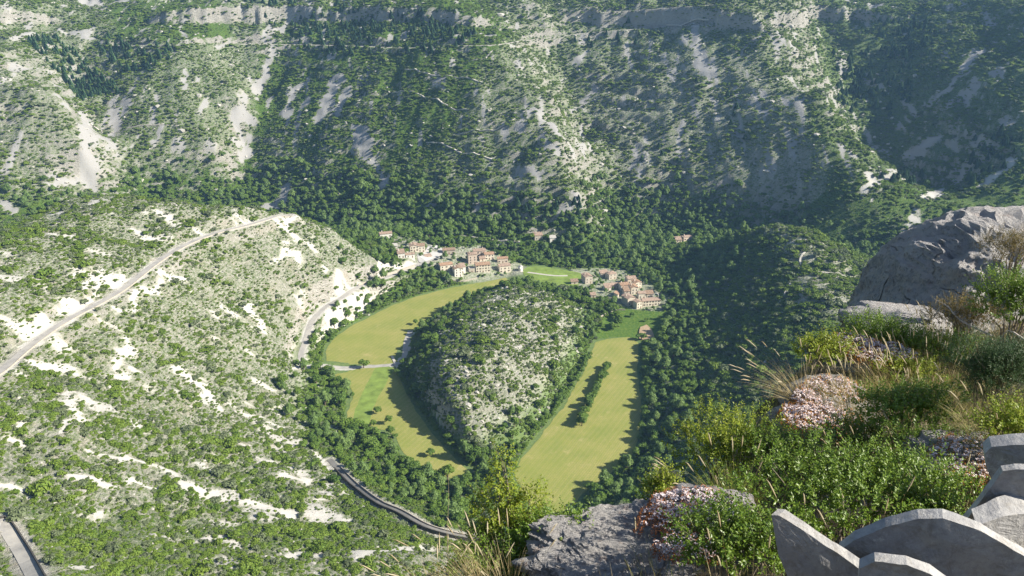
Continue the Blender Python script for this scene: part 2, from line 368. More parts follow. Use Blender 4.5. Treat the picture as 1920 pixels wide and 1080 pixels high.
NEAR_SCREES = [([(120,900),(230,905),(330,915),(420,930)],30),([(180,860),(260,870),(330,890)],20),([(400,940),(500,950),(580,955),(650,968)],22),([(330,690),(370,730),(390,760)],16),([(130,740),(140,800)],22),([(60,680),(100,700)],20),([(40,780),(60,830)],16),
 ([(200,700),(240,690)],16),([(240,640),(220,680)],16),([(560,1045),(680,1040),(790,1030)],22),([(420,1000),(450,1010)],16),([(260,810),(250,800)],14),([(150,530),(210,520)],18),([(100,440),(150,450)],14),([(260,430),(290,450)],14),([(300,400),(330,420)],12),
 ([(450,420),(560,415)],12),([(300,530),(350,520)],14),([(100,570),(180,560)],14),([(460,560),(500,620)],12),([(590,850),(620,900)],14),([(540,880),(600,930)],18),([(620,590),(660,580),(690,565)],20),([(575,600),(640,545),(700,515),(780,495)],14),([(560,650),(566,700)],8),
 ([(0,380),(25,400)],16),([(30,650),(150,570),(240,520)],12),([(200,590),(330,510)],8),([(500,480),(560,470)],9),([(450,780),(520,800)],12),([(350,850),(420,880)],12),([(480,860),(520,870)],12),([(0,900),(80,930)],12),([(110,1060),(180,1070)],14),([(340,1010),(420,1020)],10),
 ([(1250,640),(1300,660)],10),([(1240,760),(1290,770)],16),([(1220,820),(1260,800)],22),([(1230,880),(1250,850)],16),([(1300,650),(1290,720)],9),([(1420,640),(1400,660)],6)]
for lst, y0, y0_ in ((FAR_SCREES, 70, 1), (NEAR_SCREES, 70, 0)):
    for px, w in lst:
        P = [ray_hit(H1, u, v, y0) for u, v in px]; P = [p for p in P if p]
        if len(P) < 2: continue
        wm = w*P[0].y/1507*(.40 if y0_ else .42)
        xs = [p.x for p in P]; ys = [p.y for p in P]; m = (XX > min(xs)-60) & (XX < max(xs)+60) & (YY > min(ys)-60) & (YY < max(ys)+60)
        d, _, _ = line_dist([tuple(p) for p in P], XX[m] + 26*(fbm(XX[m]/13, YY[m]/13)-.5), YY[m] + 26*(fbm(XX[m]/13+40, YY[m]/13)-.5))
        bare[m] = np.maximum(bare[m], 1-sstep(wm*.6, wm*1.25+1.5, d))
# random little scree tongues, long down the slope
tong = fbm(XX/9.0+31, YY/34.0, 3)
bare = np.maximum(bare, FAR*.7*sstep(.67, .71, tong)*sstep(50, 80, H1))
bare = np.maximum(bare, LEFT*.6*sstep(.69, .73, fbm(XX/20.0+3, YY/14.0+8, 3)))
bare = np.maximum(bare, roadnear*(.25+.6*(fbm(XX/6, YY/6, 3) > .5)))
dens = np.full_like(HB, .9)
DARKFACE = pxmask([(490,60),(640,0),(900,0),(960,60),(900,120),(870,200),(800,300),(800,420),(460,440),(430,380),(480,230)], 830, soft=20)
LITLEFT = pxmask([(-100,100),(80,100),(160,240),(170,340),(120,370),(-100,340)], 830, soft=10)
dens = np.where(FAR > .5, .70 - .16*(pxmask([(1100,120),(1400,100),(1530,300),(1560,400),(1200,420),(1120,330)],830,soft=30)) + .25*DARKFACE + .1*(UU > 1520) - .12*LITLEFT + .25*(1-sstep(35, 62, H1)), dens)
dens = dens*(1-LEFT) + LEFT*.56; dens = dens*(1-ISLAND) + ISLAND*.42
dens = np.where(RIGHT > .5, .84, dens)
CREST = pxmask([(1420,430),(1480,425),(1560,465),(1620,520),(1610,600),(1520,590),(1480,560),(1500,500)], 480, 800, 14)
dens = dens - .38*CREST
NEARBOT = pxmask([(-200,960),(0,925),(120,930),(240,970),(400,975),(640,985),(740,960),(860,1010),(700,1030),(500,1030),(300,1070),(-200,1200)], 60, 500, 10)
EDGE = pxmask([(585,690),(625,720),(650,800),(640,880),(720,960),(860,1030),(640,960),(600,860),(560,760)], 100, 620, 10)
dens = np.clip(dens + .20*NEARBOT + .35*EDGE, 0, 1)
ISL_DARK = pxmask([(905,558),(840,600),(760,650),(752,720),(850,855),(905,852),(850,790),(800,700),(830,625)], 400, 690, 8)
dens = np.clip(dens + .35*ISL_DARK, 0, 1)
dens = dens*(1-bare)*(1-.95*(flat > .15))
grassy = pxmask([(200,0),(420,0),(440,80),(330,85),(220,70)], 900, soft=12)*.9
dens = dens*(1-.45*grassy)
# village and garden ground
VILLAGE = np.maximum(pxmask([(735,440),(800,455),(830,465),(900,460),(935,480),(985,498),(985,512),(900,530),(845,525),(815,500),(760,500)], 700, 900, 5),
                     pxmask([(1070,505),(1160,500),(1215,530),(1260,560),(1240,588),(1190,585),(1140,560),(1090,545)], 560, 800, 5))
GARDEN = pxmask([(1130,600),(1160,578),(1250,585),(1255,600),(1240,640),(1195,640),(1120,640)], 540, 720, 4)

def add_attr(me, name, arr):
    a = me.attributes.new(name, 'FLOAT', 'POINT'); a.data.foreach_set('value', np.asarray(arr, np.float32).ravel())
# final surface roughness at the scale of single ledges and boulders, kept off flat places
rough_h = (fbm(XX/7.0, YY/7.0, 3)-.5)*3.4*sstep(3, 20, HB)*(1-sstep(.02, .3, flat))*np.maximum(1-sstep(.8, 1.3, slope), FAR)
rough_h += FAR*sstep(.8, 1.4, slope)*(ridged(XX/11, YY/9, 3)-.5)*7*(1-flat)
rough_h += ISLAND*(ridged(XX/9+YY/16, YY/22-XX/30, 3)-.5)*4.5*(1-flat)
H2 = H1 + rough_h*(1-.7*bare)
ny, nx = XX.shape
ii = np.arange((ny-1)*(nx-1)); aa = (ii//(nx-1))*nx + ii % (nx-1)
tme = fastmesh('valley_terrain', np.stack([XX.ravel(), YY.ravel(), H2.ravel()], 1), np.stack([aa, aa+1, aa+nx+1, aa+nx], 1), True)
add_attr(tme, 'bare', bare); add_attr(tme, 'green', np.clip(dens*(1-.4*VILLAGE) + .5*grassy + .45*GARDEN, 0, 1)); add_attr(tme, 'isl', ISLAND); add_attr(tme, 'far', FAR)
add_attr(tme, 'floor', (1-sstep(4, 14, H1))*(1-.6*VILLAGE))

m, nt, g = newmat('valley_ground'); M_GROUND = m
geo = g.n('ShaderNodeNewGeometry'); P = geo.outputs['Position']
mp = g.n('ShaderNodeMapping', i_Vector=P, i_Scale=(.35, .35, 2.2)); Pz = mp.outputs[0]
def attr(nm): return g.n('ShaderNodeAttribute', attribute_name=nm).outputs['Fac']
bareA, greenA, farA, floorA, islA = attr('bare'), attr('green'), attr('far'), attr('floor'), attr('isl')
st1 = g.noise(Pz, .55, 5, .6); st2 = g.noise(P, .9, 6, .7)
rock = g.ramp(g.noise(P, .22, 6, .7), [(.3, (.36, .335, .28)), (.5, (.48, .46, .41)), (.72, (.56, .54, .49))])
rock = g.mix(g.ramp(st1, [(.3, .3), (.55, 0.0)]), rock, (.26, .24, .17))
rock = g.mix(g.ramp(g.noise(P, .05, 3), [(.55, 0.0), (.75, .45)]), rock, (.46, .38, .29))
scree = g.ramp(g.noise(P, 1.3, 6, .8), [(.25, (.38, .365, .335)), (.5, (.47, .455, .42)), (.75, (.54, .53, .49))])
scree = g.mix(farA, scree, (.30, .295, .285))
rock = g.mix(g.math('MULTIPLY', farA, .6), rock, (.31, .30, .27))
turf = g.ramp(g.noise(P, .5, 5, .65), [(.3, (.045, .10, .016)), (.5, (.085, .15, .024)), (.75, (.16, .20, .045))])
tuft = g.ramp(g.noise(P, .42, 7, .72), [(.46, 0.0), (.54, 1.0)])
band = g.ramp(st1, [(.38, 0.0), (.62, 1.0)])
cover = g.math('ADD', g.math('MULTIPLY', tuft, .55), g.math('MULTIPLY', band, .55))
cover = g.math('MULTIPLY', cover, g.math('MULTIPLY', greenA, 1.5), True)
cover = g.math('MAXIMUM', cover, g.ramp(g.math('SUBTRACT', g.math('ADD', greenA, g.math('MULTIPLY', st2, .5)), .25), [(.62, 0.0), (.85, 1.0)]))
cover = g.math('MAXIMUM', cover, g.math('MULTIPLY', floorA, .9))
steep = g.n('ShaderNodeSeparateXYZ', i_0=geo.outputs['True Normal']).outputs[2]
cover = g.math('MULTIPLY', cover, g.ramp(steep, [(.40, 0.0), (.62, 1.0)]))
c = g.mix(cover, rock, turf)
edge = g.math('ADD', bareA, g.math('MULTIPLY', g.math('SUBTRACT', g.noise(P, .45, 6, .75), .5), 1.5))
c = g.mix(g.math('MULTIPLY', g.ramp(edge, [(.42, 0.0), (.58, 1.0)]), g.ramp(g.noise(P, 1.1, 5, .8), [(.36, .25), (.46, 1.0)])), c, scree)
hgt = g.math('ADD', g.math('MULTIPLY', st1, 1.2), g.noise(P, .7, 8, .7))
fl = g.math('SUBTRACT', 1.0, g.math('MULTIPLY', g.math('MAXIMUM', floorA, bareA), .8))
bmp = g.n('ShaderNodeBump', i_Distance=2.2, i_Height=hgt); nt.links.new(fl, bmp.inputs['Strength'])
g.out(c, .95, bmp.outputs[0], .1)
terrain = link('terrain', tme, M_GROUND); tag(terrain, kind='structure')

# ------------------------------------------------------------------ meadows, gardens, car park: sheets just above the flat ground
m, nt, g = newmat('mown_meadow'); M_MEADOW = m
P = g.n('ShaderNodeNewGeometry').outputs['Position']
mp = g.n('ShaderNodeMapping', i_Vector=P, i_Rotation=(0, 0, R(28)), i_Scale=(1, 1, 1)).outputs[0]
w1 = g.n('ShaderNodeTexWave', i_Vector=mp, i_Scale=.085, i_Distortion=6.0, i_Detail=2.0); w1.inputs['Detail Scale'].default_value = .12
w2 = g.n('ShaderNodeTexWave', i_Vector=mp, i_Scale=.22, i_Distortion=14.0, i_Detail=2.0); w2.inputs['Detail Scale'].default_value = .06
c = g.ramp(g.noise(P, .045, 5, .6), [(.3, (.20, .245, .055)), (.5, (.27, .285, .075)), (.72, (.35, .32, .11))])
c = g.mix(g.math('MULTIPLY', w1.outputs['Fac'], .3), c, (.40, .34, .14))
c = g.mix(g.math('MULTIPLY', w2.outputs['Fac'], .3), c, (.17, .20, .04))
c = g.mix(g.ramp(g.noise(P, .9, 5, .7), [(.4, .3), (.65, 0.0)]), c, (.13, .15, .04))
c = g.mix(g.ramp(g.noise(P, .018, 4, .6), [(.5, 0.0), (.7, .4)]), c, (.21, .25, .05))
c = g.mix(g.ramp(g.noise(P, .07, 6, .75), [(.58, 0.0), (.72, .6)]), c, (.42, .35, .17))
g.out(c, .95, g.bump(g.noise(P, 1.5, 5), .5, .3), .1)
M_GREENM = simple('green_meadow', (.17, .24, .05), .3, .15)
M_SOIL = simple('garden_soil', (.36, .27, .17), .2, .3)
M_PARK = simple('pale_gravel', (.44, .43, .41), .1, .3)
M_ASPH = simple('pale_asphalt', (.38, .36, .33), .14, .12, bump=.2)
M_DARKA = simple('shade_tinted_asphalt', (.17, .165, .155), .2, .15)  # gorge road asphalt, darkened so its colour carries the wall's shadow
M_TRACK = simple('limestone_track', (.46, .43, .38), .12, .2)
m, nt, g = newmat('patched_asphalt'); P = g.n('ShaderNodeNewGeometry').outputs['Position']
c = g.ramp(g.noise(P, .12, 5, .7), [(.35, (.27, .26, .245)), (.5, (.36, .345, .32)), (.65, (.42, .40, .36))]); c = g.mix(g.ramp(g.noise(P, .8, 6, .8), [(.5, 0.0), (.7, .5)]), c, (.45, .42, .36)); g.out(c, .9); M_ASPH = m
def sheet(name, pts, z, mat, label=None, jitter=.8, step=5):
    L = smooth_line(pts+[pts[0]], step)[:-1]
    bm = bmesh.new(); vs = [bm.verts.new((p.x+random.uniform(-jitter, jitter), p.y+random.uniform(-jitter, jitter), z if z is not None else float(samp(H2, p.x, p.y))+.12)) for p in L]
    f = bm.faces.new(vs); bm.normal_update()
    if f.normal.z < 0: f.normal_flip()
    bmesh.ops.triangulate(bm, faces=[f]); me = bpy.data.meshes.new(name); bm.to_mesh(me); bm.free()
    o = link(name, me, mat); tag(o, label, kind='structure'); return o
sheet('meadow_upper', FIELDS['upper'][1], .10, M_MEADOW, 'curved mown yellow-green meadow inside the road bend')
sheet('meadow_lower', FIELDS['lower'][1], .10, M_MEADOW, 'mown meadow below the valley road')
sheet('meadow_right', FIELDS['right'][1], .10, M_MEADOW, 'long mown meadow between the island hill and the shaded slope')
sheet('meadow_hamlet', FIELDS['hamlet'][1], 3.10, M_GREENM, 'green meadow between the two hamlets')
def px0(z, *p): return [at_z(u, v, z) for u, v in p]
sheet('meadow_strip', px0(0, (703,690),(736,689),(722,722),(700,765),(690,798),(662,786),(676,745),(692,712)), .104, M_GREENM, 'greener unmown strip across the lower meadow', .5)
sheet('garden_plot', px0(0, (1200,614),(1222,607),(1240,612),(1236,628),(1218,637),(1199,636)), .6, M_SOIL, 'bare brown garden plot below the hamlet', .4, 4)

def ribbon(name, L, w, mat, label, lift=.16, drape=False, thick=2.0):
    V = []; Fc = []
    for i, p in enumerate(L):
        t = L[min(i+1, len(L)-1)]-L[max(i-1, 0)]; n = Vector((-t.y, t.x, 0)).normalized()*w/2
        z = p.z+lift
        if drape: z = max(float(samp(H2, p.x+k*n.x, p.y+k*n.y)) for k in (-1, 0, 1))+lift
        V += [(p.x+n.x, p.y+n.y, z-thick), (p.x+n.x, p.y+n.y, z), (p.x-n.x, p.y-n.y, z), (p.x-n.x, p.y-n.y, z-thick)]
        if i:
            a = 4*i-4; b = 4*i
            Fc += [(a, a+1, b+1, b), (a+1, a+2, b+2, b+1), (a+2, a+3, b+3, b+2)]
    me = bpy.data.meshes.new(name); me.from_pydata(V, [], Fc); me.update()
    o = link(name, me, mat); tag(o, label, kind='structure'); return o
RL = {n_: L for n_, w, L in ROADS}
LABR = {'valley_road': 'pale asphalt road curving down from the village round the upper meadow', 'hillside_road': 'pale road climbing diagonally across the left hill', 'bend_road': 'road bend at the lower left corner',
        'gorge_road': 'road crossing the foot of the left slope', 'hamlet_lane': 'narrow pale lane through the green meadow', 'mountain_road': 'long road cut across the far mountainside', 'upper_road': 'road below the cliffs of the far rim'}
for n_, w, L in ROADS:
    ribbon(n_, L, w, M_TRACK if n_ in ('hamlet_lane', 'mountain_road', 'upper_road') else M_DARKA if n_ == 'gorge_road' else M_ASPH, LABR[n_])
for px, w in [([(760,131),(800,138),(860,147),(905,155)],2.4), ([(735,175),(790,180),(830,195),(880,207)],2.2), ([(965,222),(945,236),(900,246),(850,254)],2.8), ([(800,268),(850,280),(900,292),(945,300)],2.4),
              ([(870,118),(900,112),(925,95)],2.2), ([(632,390),(655,402),(675,410)],3.0), ([(1250,50),(1290,46),(1330,44)],3), ([(820,440),(870,443),(920,450),(975,455)],3.0), ([(1566,512),(1520,510),(1500,490),(1512,470)],1.5), ([(1486,525),(1470,555),(1456,580)],1.5), ([(170,232),(260,236),(350,242)],1.8),
              ([(930,462),(926,475),(935,460),(960,456)],2.6), ([(735,668),(745,690)],2.0)]:
    P = [ray_hit(H2, u, v) for u, v in px]; P = [p for p in P if p]
    if len(P) > 1: ribbon('footpath', smooth_line(P, 5), w, M_TRACK, 'pale footpath on the slope', .45, True, 1.5)
park = px0(9, (783,497),(797,486),(806,474),(818,471),(832,477),(831,487),(812,497),(790,505))
o = sheet('car_park', park, None, M_PARK, 'pale gravel car park beside the upper hamlet', .2, 6)
for v in o.data.vertices: v.co.z += .35

# ------------------------------------------------------------------ foliage prototypes
def icos(sub):
    bm = bmesh.new(); bmesh.ops.create_icosphere(bm, subdivisions=sub, radius=1); V = np.array([v.co[:] for v in bm.verts]); Fc = np.array([[v.index for v in f.verts] for f in bm.faces]); bm.free(); return V, Fc
ICO1 = icos(1); ICO2 = icos(2)
def leaf_cloud(seed, lobes, nleaf, size, core=.78, up=.3):
    """lobes: (x,y,z,rx,ry,rz). leaves as small bent triangles on the lobes' skins, with rough cores inside"""
    r = np.random.default_rng(seed); V = []; Fc = []; off = 0
    for (x, y, z, a, b, c) in lobes:
        v, f = ICO1; n = 1 + (r.random(len(v))-.5)*.35
        V.append(v*n[:, None]*np.array([a, b, c])*core + np.array([x, y, z])); Fc.append(f+off); off += len(v)
    L = np.array(lobes); area = L[:, 3]*L[:, 4]+L[:, 5]*L[:, 3]; pick = r.choice(len(L), nleaf, p=area/area.sum())
    d = r.normal(size=(nleaf, 3)); d /= np.linalg.norm(d, axis=1)[:, None]; d[:, 2] = np.where(d[:, 2] < -.35, -d[:, 2], d[:, 2])
    pos = L[pick, :3] + d*L[pick, 3:]*(r.uniform(.80, 1.12, nleaf))[:, None]
    nrm = d + r.normal(size=(nleaf, 3))*.55; nrm[:, 2] += up; nrm /= np.linalg.norm(nrm, axis=1)[:, None]
    t = np.cross(nrm, r.normal(size=(nleaf, 3))); t /= np.linalg.norm(t, axis=1)[:, None]; b = np.cross(nrm, t)
    s = size*r.uniform(.6, 1.35, nleaf)[:, None]
    quad = np.stack([pos-t*s, pos-b*s*.62, pos+t*s, pos+b*s*.62], 1).reshape(-1, 3)
    V.append(quad); q = np.arange(nleaf)[:, None]*4+off
    tri = np.concatenate([q+np.array([0, 1, 2]), q+np.array([0, 2, 3])]); Fc.append(tri)
    return np.concatenate(V), np.concatenate(Fc)
def lobes_round(seed, n, R_, H, z0):
    r = random.Random(seed); out = []
    for k in range(n):
        a = 2*math.pi*k*.618+r.uniform(-.4, .4); q = math.sqrt((k+.4)/n)*R_*.70; zz = z0+H*(.5+.38*math.cos(q/R_*2.2)*r.uniform(.2, 1.1)-.15*r.random())
        s = R_*r.uniform(.25, .52); out.append((q*math.cos(a), q*math.sin(a), zz, s, s*r.uniform(.85, 1.15), s*r.uniform(.7, .95)*H/R_*.62))
    return out
M_SHRUB = leafmat('shrub_leaves', (.055, .125, .015), (.14, .215, .028), (.22, .28, .045), .2, .12)
M_TREE = leafmat('tree_leaves', (.032, .092, .014), (.125, .21, .028), (.18, .26, .04), .22, .05)
M_CON = leafmat('conifer_needles', (.028, .075, .032), (.055, .115, .045), (.07, .13, .05), .08, .05)
M_GREYT = leafmat('grey_leaves', (.085, .11, .055), (.13, .16, .08), None, .2, .1)
M_PALET = leafmat('pale_tree_leaves', (.075, .14, .035), (.14, .21, .06), None, .25, .1)
M_BARK = simple('bark', (.16, .125, .09), .3, 4, bump=.4)
def shrub_mesh(i):                    # unit: radius 1, height about 1.1
    rr = random.Random(i*7+1); lob = lobes_round(100+i, 7+i % 3, 1.0, 1.0+.25*(i % 2), .0)
    v, f = leaf_cloud(200+i, lob, 230, .17, .8); v[:, 2] = np.maximum(v[:, 2], -.12); return fastmesh('shrub_leaves', v, f)
SHRUB = [shrub_mesh(i) for i in range(4)]
for i, me in enumerate(SHRUB): me.materials.append(M_GREYT if i == 3 else M_SHRUB)
def crown_mesh(i, tall=1.0):          # unit: radius 1, crown from z .45 to about 2.2
    lob = lobes_round(300+i, 11, 1.0, 1.45*tall, .38); v, f = leaf_cloud(400+i, lob, 520, .13, .82); return fastmesh('tree_crown', v, f)
CROWN = [crown_mesh(0), crown_mesh(1, 1.15), crown_mesh(2, .9), crown_mesh(3, 1.6)]
for i, me in enumerate(CROWN): me.materials.append(M_PALET if i == 3 else M_TREE)
def trunk_mesh():
    b = MB(); b.tube([(0, 0, -.5), (.02, 0, .3), (-.02, .03, .9), (.03, 0, 1.4)], [.11, .09, .06, .02], 6)
    for a in (0, 2.1, 4.2): b.tube([(0, 0, .5), (.3*math.cos(a), .3*math.sin(a), .85), (.5*math.cos(a), .5*math.sin(a), 1.2)], [.05, .035, .012], 5)
    return b.mesh('trunk')
TRUNK = trunk_mesh(); TRUNK.materials.append(M_BARK)
def conifer_mesh(i):                  # unit: radius 1, height 3.6
    r = np.random.default_rng(600+i); V = []; Fc = []; off = 0; n = 620
    h = 1-np.sqrt(r.random(n)); tier = (h*11+r.random(n)*.35).astype(int)/11; z = .35+3.2*(tier+.02*r.random(n)); ra = (1-tier)*(.78+.3*r.random(n)); a = r.random(n)*6.283
    q = r.uniform(.35, 1, n)*ra; pos = np.stack([q*np.cos(a), q*np.sin(a), z-q*.28+.08], 1)
    nrm = np.stack([.5*np.cos(a), .5*np.sin(a), np.full(n, 1.0)], 1) + r.normal(size=(n, 3))*.3; nrm /= np.linalg.norm(nrm, axis=1)[:, None]
    t = np.stack([np.cos(a), np.sin(a), -.3+0*a], 1); b = np.cross(nrm, t); s = r.uniform(.13, .24, n)[:, None]
    quad = np.stack([pos-t*s, pos-b*s*.6, pos+t*s, pos+b*s*.6], 1).reshape(-1, 3); qi = np.arange(n)[:, None]*4
    cone = np.array([[.62*math.cos(k*.7854), .62*math.sin(k*.7854), .35] for k in range(8)]+[[0, 0, 3.3]])
    V = np.concatenate([cone, quad]); Fc = np.concatenate([np.array([[k, (k+1) % 8, 8] for k in range(8)]), qi+8+np.array([0, 1, 2]), qi+8+np.array([0, 2, 3])])
    return fastmesh('conifer_crown', V, Fc)
CONIF = [conifer_mesh(0), conifer_mesh(1)]
for me in CONIF: me.materials.append(M_CON)
def ctrunk():
    b = MB(); b.tube([(0, 0, -.6), (0, 0, 1.5), (0, 0, 3.5)], [.1, .06, .015], 6); return b.mesh('trunk')
CTRUNK = ctrunk(); CTRUNK.materials.append(M_BARK)
M_BOULD = simple('limestone_block', (.42, .40, .36), .2, 1.2, bump=.6, bscale=3)
def block_mesh(i):
    r = np.random.default_rng(800+i); v, f = ICO1; v = v*(1+(r.random(len(v))-.5)[:, None]*.5)*np.array([1, .7, .5+.2*i]); v = np.sign(v)*np.abs(v)**.8; return fastmesh('limestone_block', v, f)
BLOCK = [block_mesh(i) for i in range(3)]
for me in BLOCK: me.materials.append(M_BOULD)

# ------------------------------------------------------------------ scattering over the land
def scatter(x0, x1, y0, y1, s):
    gx = np.arange(x0, x1, s); gy = np.arange(y0, y1, s); X, Y = np.meshgrid(gx, gy)
    X = (X + RNG.uniform(-.5, .5, X.shape)*s).ravel(); Y = (Y + RNG.uniform(-.5, .5, Y.shape)*s).ravel()
    Z = samp(H2, X, Y); u, v, d = project(X, Y, Z)
    k = (u > -520) & (u < 2350) & (v > -140) & (v < 1260) & (d > 40); return X[k], Y[k], Z[k], u[k], v[k], d[k]
def visible(x, y, z):
    """is the point seen from the camera over the land?"""
    ok = np.ones(len(x), bool)
    for t in np.linspace(.12, .985, 90): ok &= samp(H2, x*t, y*t) < CAMH + (z-CAMH)*t + .3
    return ok
class Pool:
    def __init__(s): s.x = []; s.y = []; s.z = []; s.r = []; s.h = []; s.k = []
    def add(s, x, y, z, r, h, k):
        for a, b in zip((s.x, s.y, s.z, s.r, s.h, s.k), (x, y, z, r, h, k)): a.append(np.asarray(b, float))
    def cat(s): return [np.concatenate(a) for a in (s.x, s.y, s.z, s.r, s.h, s.k)]
shrubs, trees, conifs, blocks = Pool(), Pool(), Pool(), Pool()
clump = lambda X, Y, s: fbm(X/s+50, Y/s+20, 3)
HOUSE_SPOTS = []      # filled below: (u, v, radius px)
FLD = [poly for z, poly in FIELDS.values()]
def off_fields(X, Y, m):
    d = np.full(X.shape, 1e9)
    for p in FLD: d = np.minimum(d, poly_dist(p, X, Y))
    return d > m
vill = VILLAGE + 0*VILLAGE
def lognorm(n, a, s): return a*np.exp(RNG.normal(size=n)*s)
# hillsides, near: big shrubs then small ones
def put_shrubs(x0, x1, y0, y1, s, rbase, spread, pw, bias, scale):
    X, Y, Z, u, v, d = scatter(x0, x1, y0, y1, s)
    D = samp(dens, X, Y); cl = clump(X, Y, scale); p = np.clip((D*bias + (cl-.5)*2.4), 0, 1)**pw*(D > .08)
    k = RNG.random(len(X)) < p; k &= samp(flat, X, Y) < .08; k &= samp(vill, X, Y) < .35; k &= (samp(GARDEN, X, Y) < .3)
    X, Y, Z, D, cl = X[k], Y[k], Z[k], D[k], cl[k]
    k = off_fields(X, Y, 2.0); X, Y, Z, cl, D = X[k], Y[k], Z[k], cl[k], D[k]
    r = lognorm(len(X), rbase, spread)*(.75+.6*cl); shrubs.add(X, Y, Z-.1*r, r, r*RNG.uniform(.6, 1.15, len(X)), RNG.integers(0, 4, len(X)))
put_shrubs(-560, 720, 70, 840, 3.9, 1.65, .36, .85, .80, 15)
put_shrubs(-560, 60, 150, 780, 2.8, 1.0, .3, .8, .95, 11)
put_shrubs(90, 420, 330, 800, 4.2, 2.2, .3, .5, 1.0, 20)
put_shrubs(-560, 400, 70, 840, 1.9, .55, .32, .9, .85, 7)
put_shrubs(-130, 130, 420, 740, 2.6, 1.0, .3, .8, 1.0, 9)
put_shrubs(-1000, 1000, 830, 1560, 4.6, 2.1, .28, .9, 1.0, 26)
put_shrubs(-1000, 1000, 830, 1450, 3.5, 1.15, .3, 1.0, .9, 12)
# odd shrubs standing alone on the scree
X, Y, Z, u, v, d = scatter(-450, 60, 180, 720, 5); k = (samp(bare, X, Y) > .4) & (RNG.random(len(X)) < .35) & (samp(flat, X, Y) < .05); X, Y, Z = X[k], Y[k], Z[k]
r = lognorm(len(X), .75, .5); shrubs.add(X, Y, Z, r, r*.9, RNG.integers(0, 4, len(X)))
# valley floor and gorge: trees
def valley_trees(s, pk, rb):
    X, Y, Z, u, v, d = scatter(-420, 420, 300, 960, s)
    H = samp(HB, X, Y); low = H < 34; near = Y < 700
    want = np.where(near, np.clip(1-(H-9)/9, 0, 1), np.clip(1-(H-26)/26, 0, 1))
    want *= (1-samp(ISLAND, X, Y)*.85); want = np.where(samp(LEFT, X, Y) > .4, want*.5, want)
    want *= 1-.45*samp(VILLAGE, X, Y); want *= 1-.9*samp(GARDEN, X, Y)
    # green floor below the left fields is wooded, the meadow edges are hedges
    k = (RNG.random(len(X)) < want*pk) & (samp(flat, X, Y) < .04) & off_fields(X, Y, 3.2)
    X, Y, Z = X[k], Y[k], Z[k]; r = lognorm(len(X), rb, .22); r = np.minimum(r, 5.2)*(1-.35*samp(VILLAGE, X, Y))
    trees.add(X, Y, Z-.2, r, r*RNG.uniform(.85, 1.15, len(X)), RNG.integers(0, 4, len(X)))
valley_trees(5.6, .80, 2.9)
# trees against the foot of the shaded sides
X, Y, Z, u, v, d = scatter(-200, 200, 380, 700, 5.2); w = samp(ISL_DARK, X, Y)*(samp(HB, X, Y) < 17) + samp(EDGE, X, Y)*.35
k = (RNG.random(len(X)) < w*.6) & (samp(flat, X, Y) < .04) & off_fields(X, Y, 3); X, Y, Z = X[k], Y[k], Z[k]; r = lognorm(len(X), 2.3, .25); trees.add(X, Y, Z-.2, r, r, RNG.integers(0, 3, len(X)))
# far foot of the mountain
X, Y, Z, u, v, d = scatter(-700, 650, 860, 1080, 6.5); H = samp(HB, X, Y); k = (RNG.random(len(X)) < np.clip(1.35-H/48, 0, .8)) & (samp(flat, X, Y) < .05) & (samp(bare, X, Y) < .4)
X, Y, Z = X[k], Y[k], Z[k]; r = lognorm(len(X), 3.3, .22); trees.add(X, Y, Z-.3, r, r, RNG.integers(0, 4, len(X)))
# single trees and hedges the photo shows one by one: (u, v of the foot, radius m)
def hedge(pts, gap, r0, jit=1.2):
    L = smooth_line([at_z(u, v, 0) for u, v in pts], gap); out = []
    for p in L: out.append((p.x+RNG.uniform(-jit, jit), p.y+RNG.uniform(-jit, jit), r0*RNG.uniform(.75, 1.25)))
    return out
SOLO = []
SOLO += [(*at_z(779, 609, 0)[:2], 2.7), (*at_z(682, 690, 0)[:2], 4.3), (*at_z(709, 776, 0)[:2], 3.1), (*at_z(806, 855, 0)[:2], 3.0), (*at_z(733, 815, 0)[:2], 3.2), (*at_z(729, 795, 0)[:2], 3.0), (*at_z(706, 822, 0)[:2], 3.6), (*at_z(662, 745, 0)[:2], 2.2), (*at_z(700, 800, 0)[:2], 2.6), (*at_z(722, 838, 0)[:2], 3.0), (*at_z(742, 850, 0)[:2], 2.8), (*at_z(690, 812, 0)[:2], 2.9), (*at_z(740, 822, 0)[:2], 2.4), (*at_z(770, 872, 0)[:2], 2.8)]
SOLO += hedge([(1140,690),(1128,712),(1115,738),(1102,768),(1088,800)], 2.7, 3.3)
HEDG = hedge([(1205,650),(1216,690),(1214,730),(1209,775),(1198,830)], 4.0, 2.6) + hedge([(1175,868),(1160,893)], 4, 3.6) + hedge([(1118,930),(1140,915),(1095,960)], 4.0, 3.4)
HEDG += hedge([(1105,668),(1085,705),(1060,748),(1030,785),(1000,815)], 4.0, 2.6) + hedge([(620,640),(640,618),(660,600),(700,585),(740,563),(780,548)], 4, 2.6) + hedge([(745,700),(764,730),(790,770),(810,795),(832,825),(858,850),(885,868)], 4.6, 2.1)
HEDG += hedge([(590,650),(600,662)], 4, 2.4) + hedge([(1150,620),(1160,605),(1150,590)], 4, 3.4) + hedge([(1235,640),(1245,620),(1252,600)], 4.2, 3.4) + hedge([(640,790),(660,815),(690,830),(700,850),(740,868),(770,885),(830,905)], 5, 3.8, 3)
for lst in (SOLO, HEDG):
    a = np.array(lst); trees.add(a[:, 0], a[:, 1], samp(H2, a[:, 0], a[:, 1])-.15, a[:, 2], a[:, 2]*RNG.uniform(.9, 1.15, len(a)), RNG.integers(0, 3, len(a)))
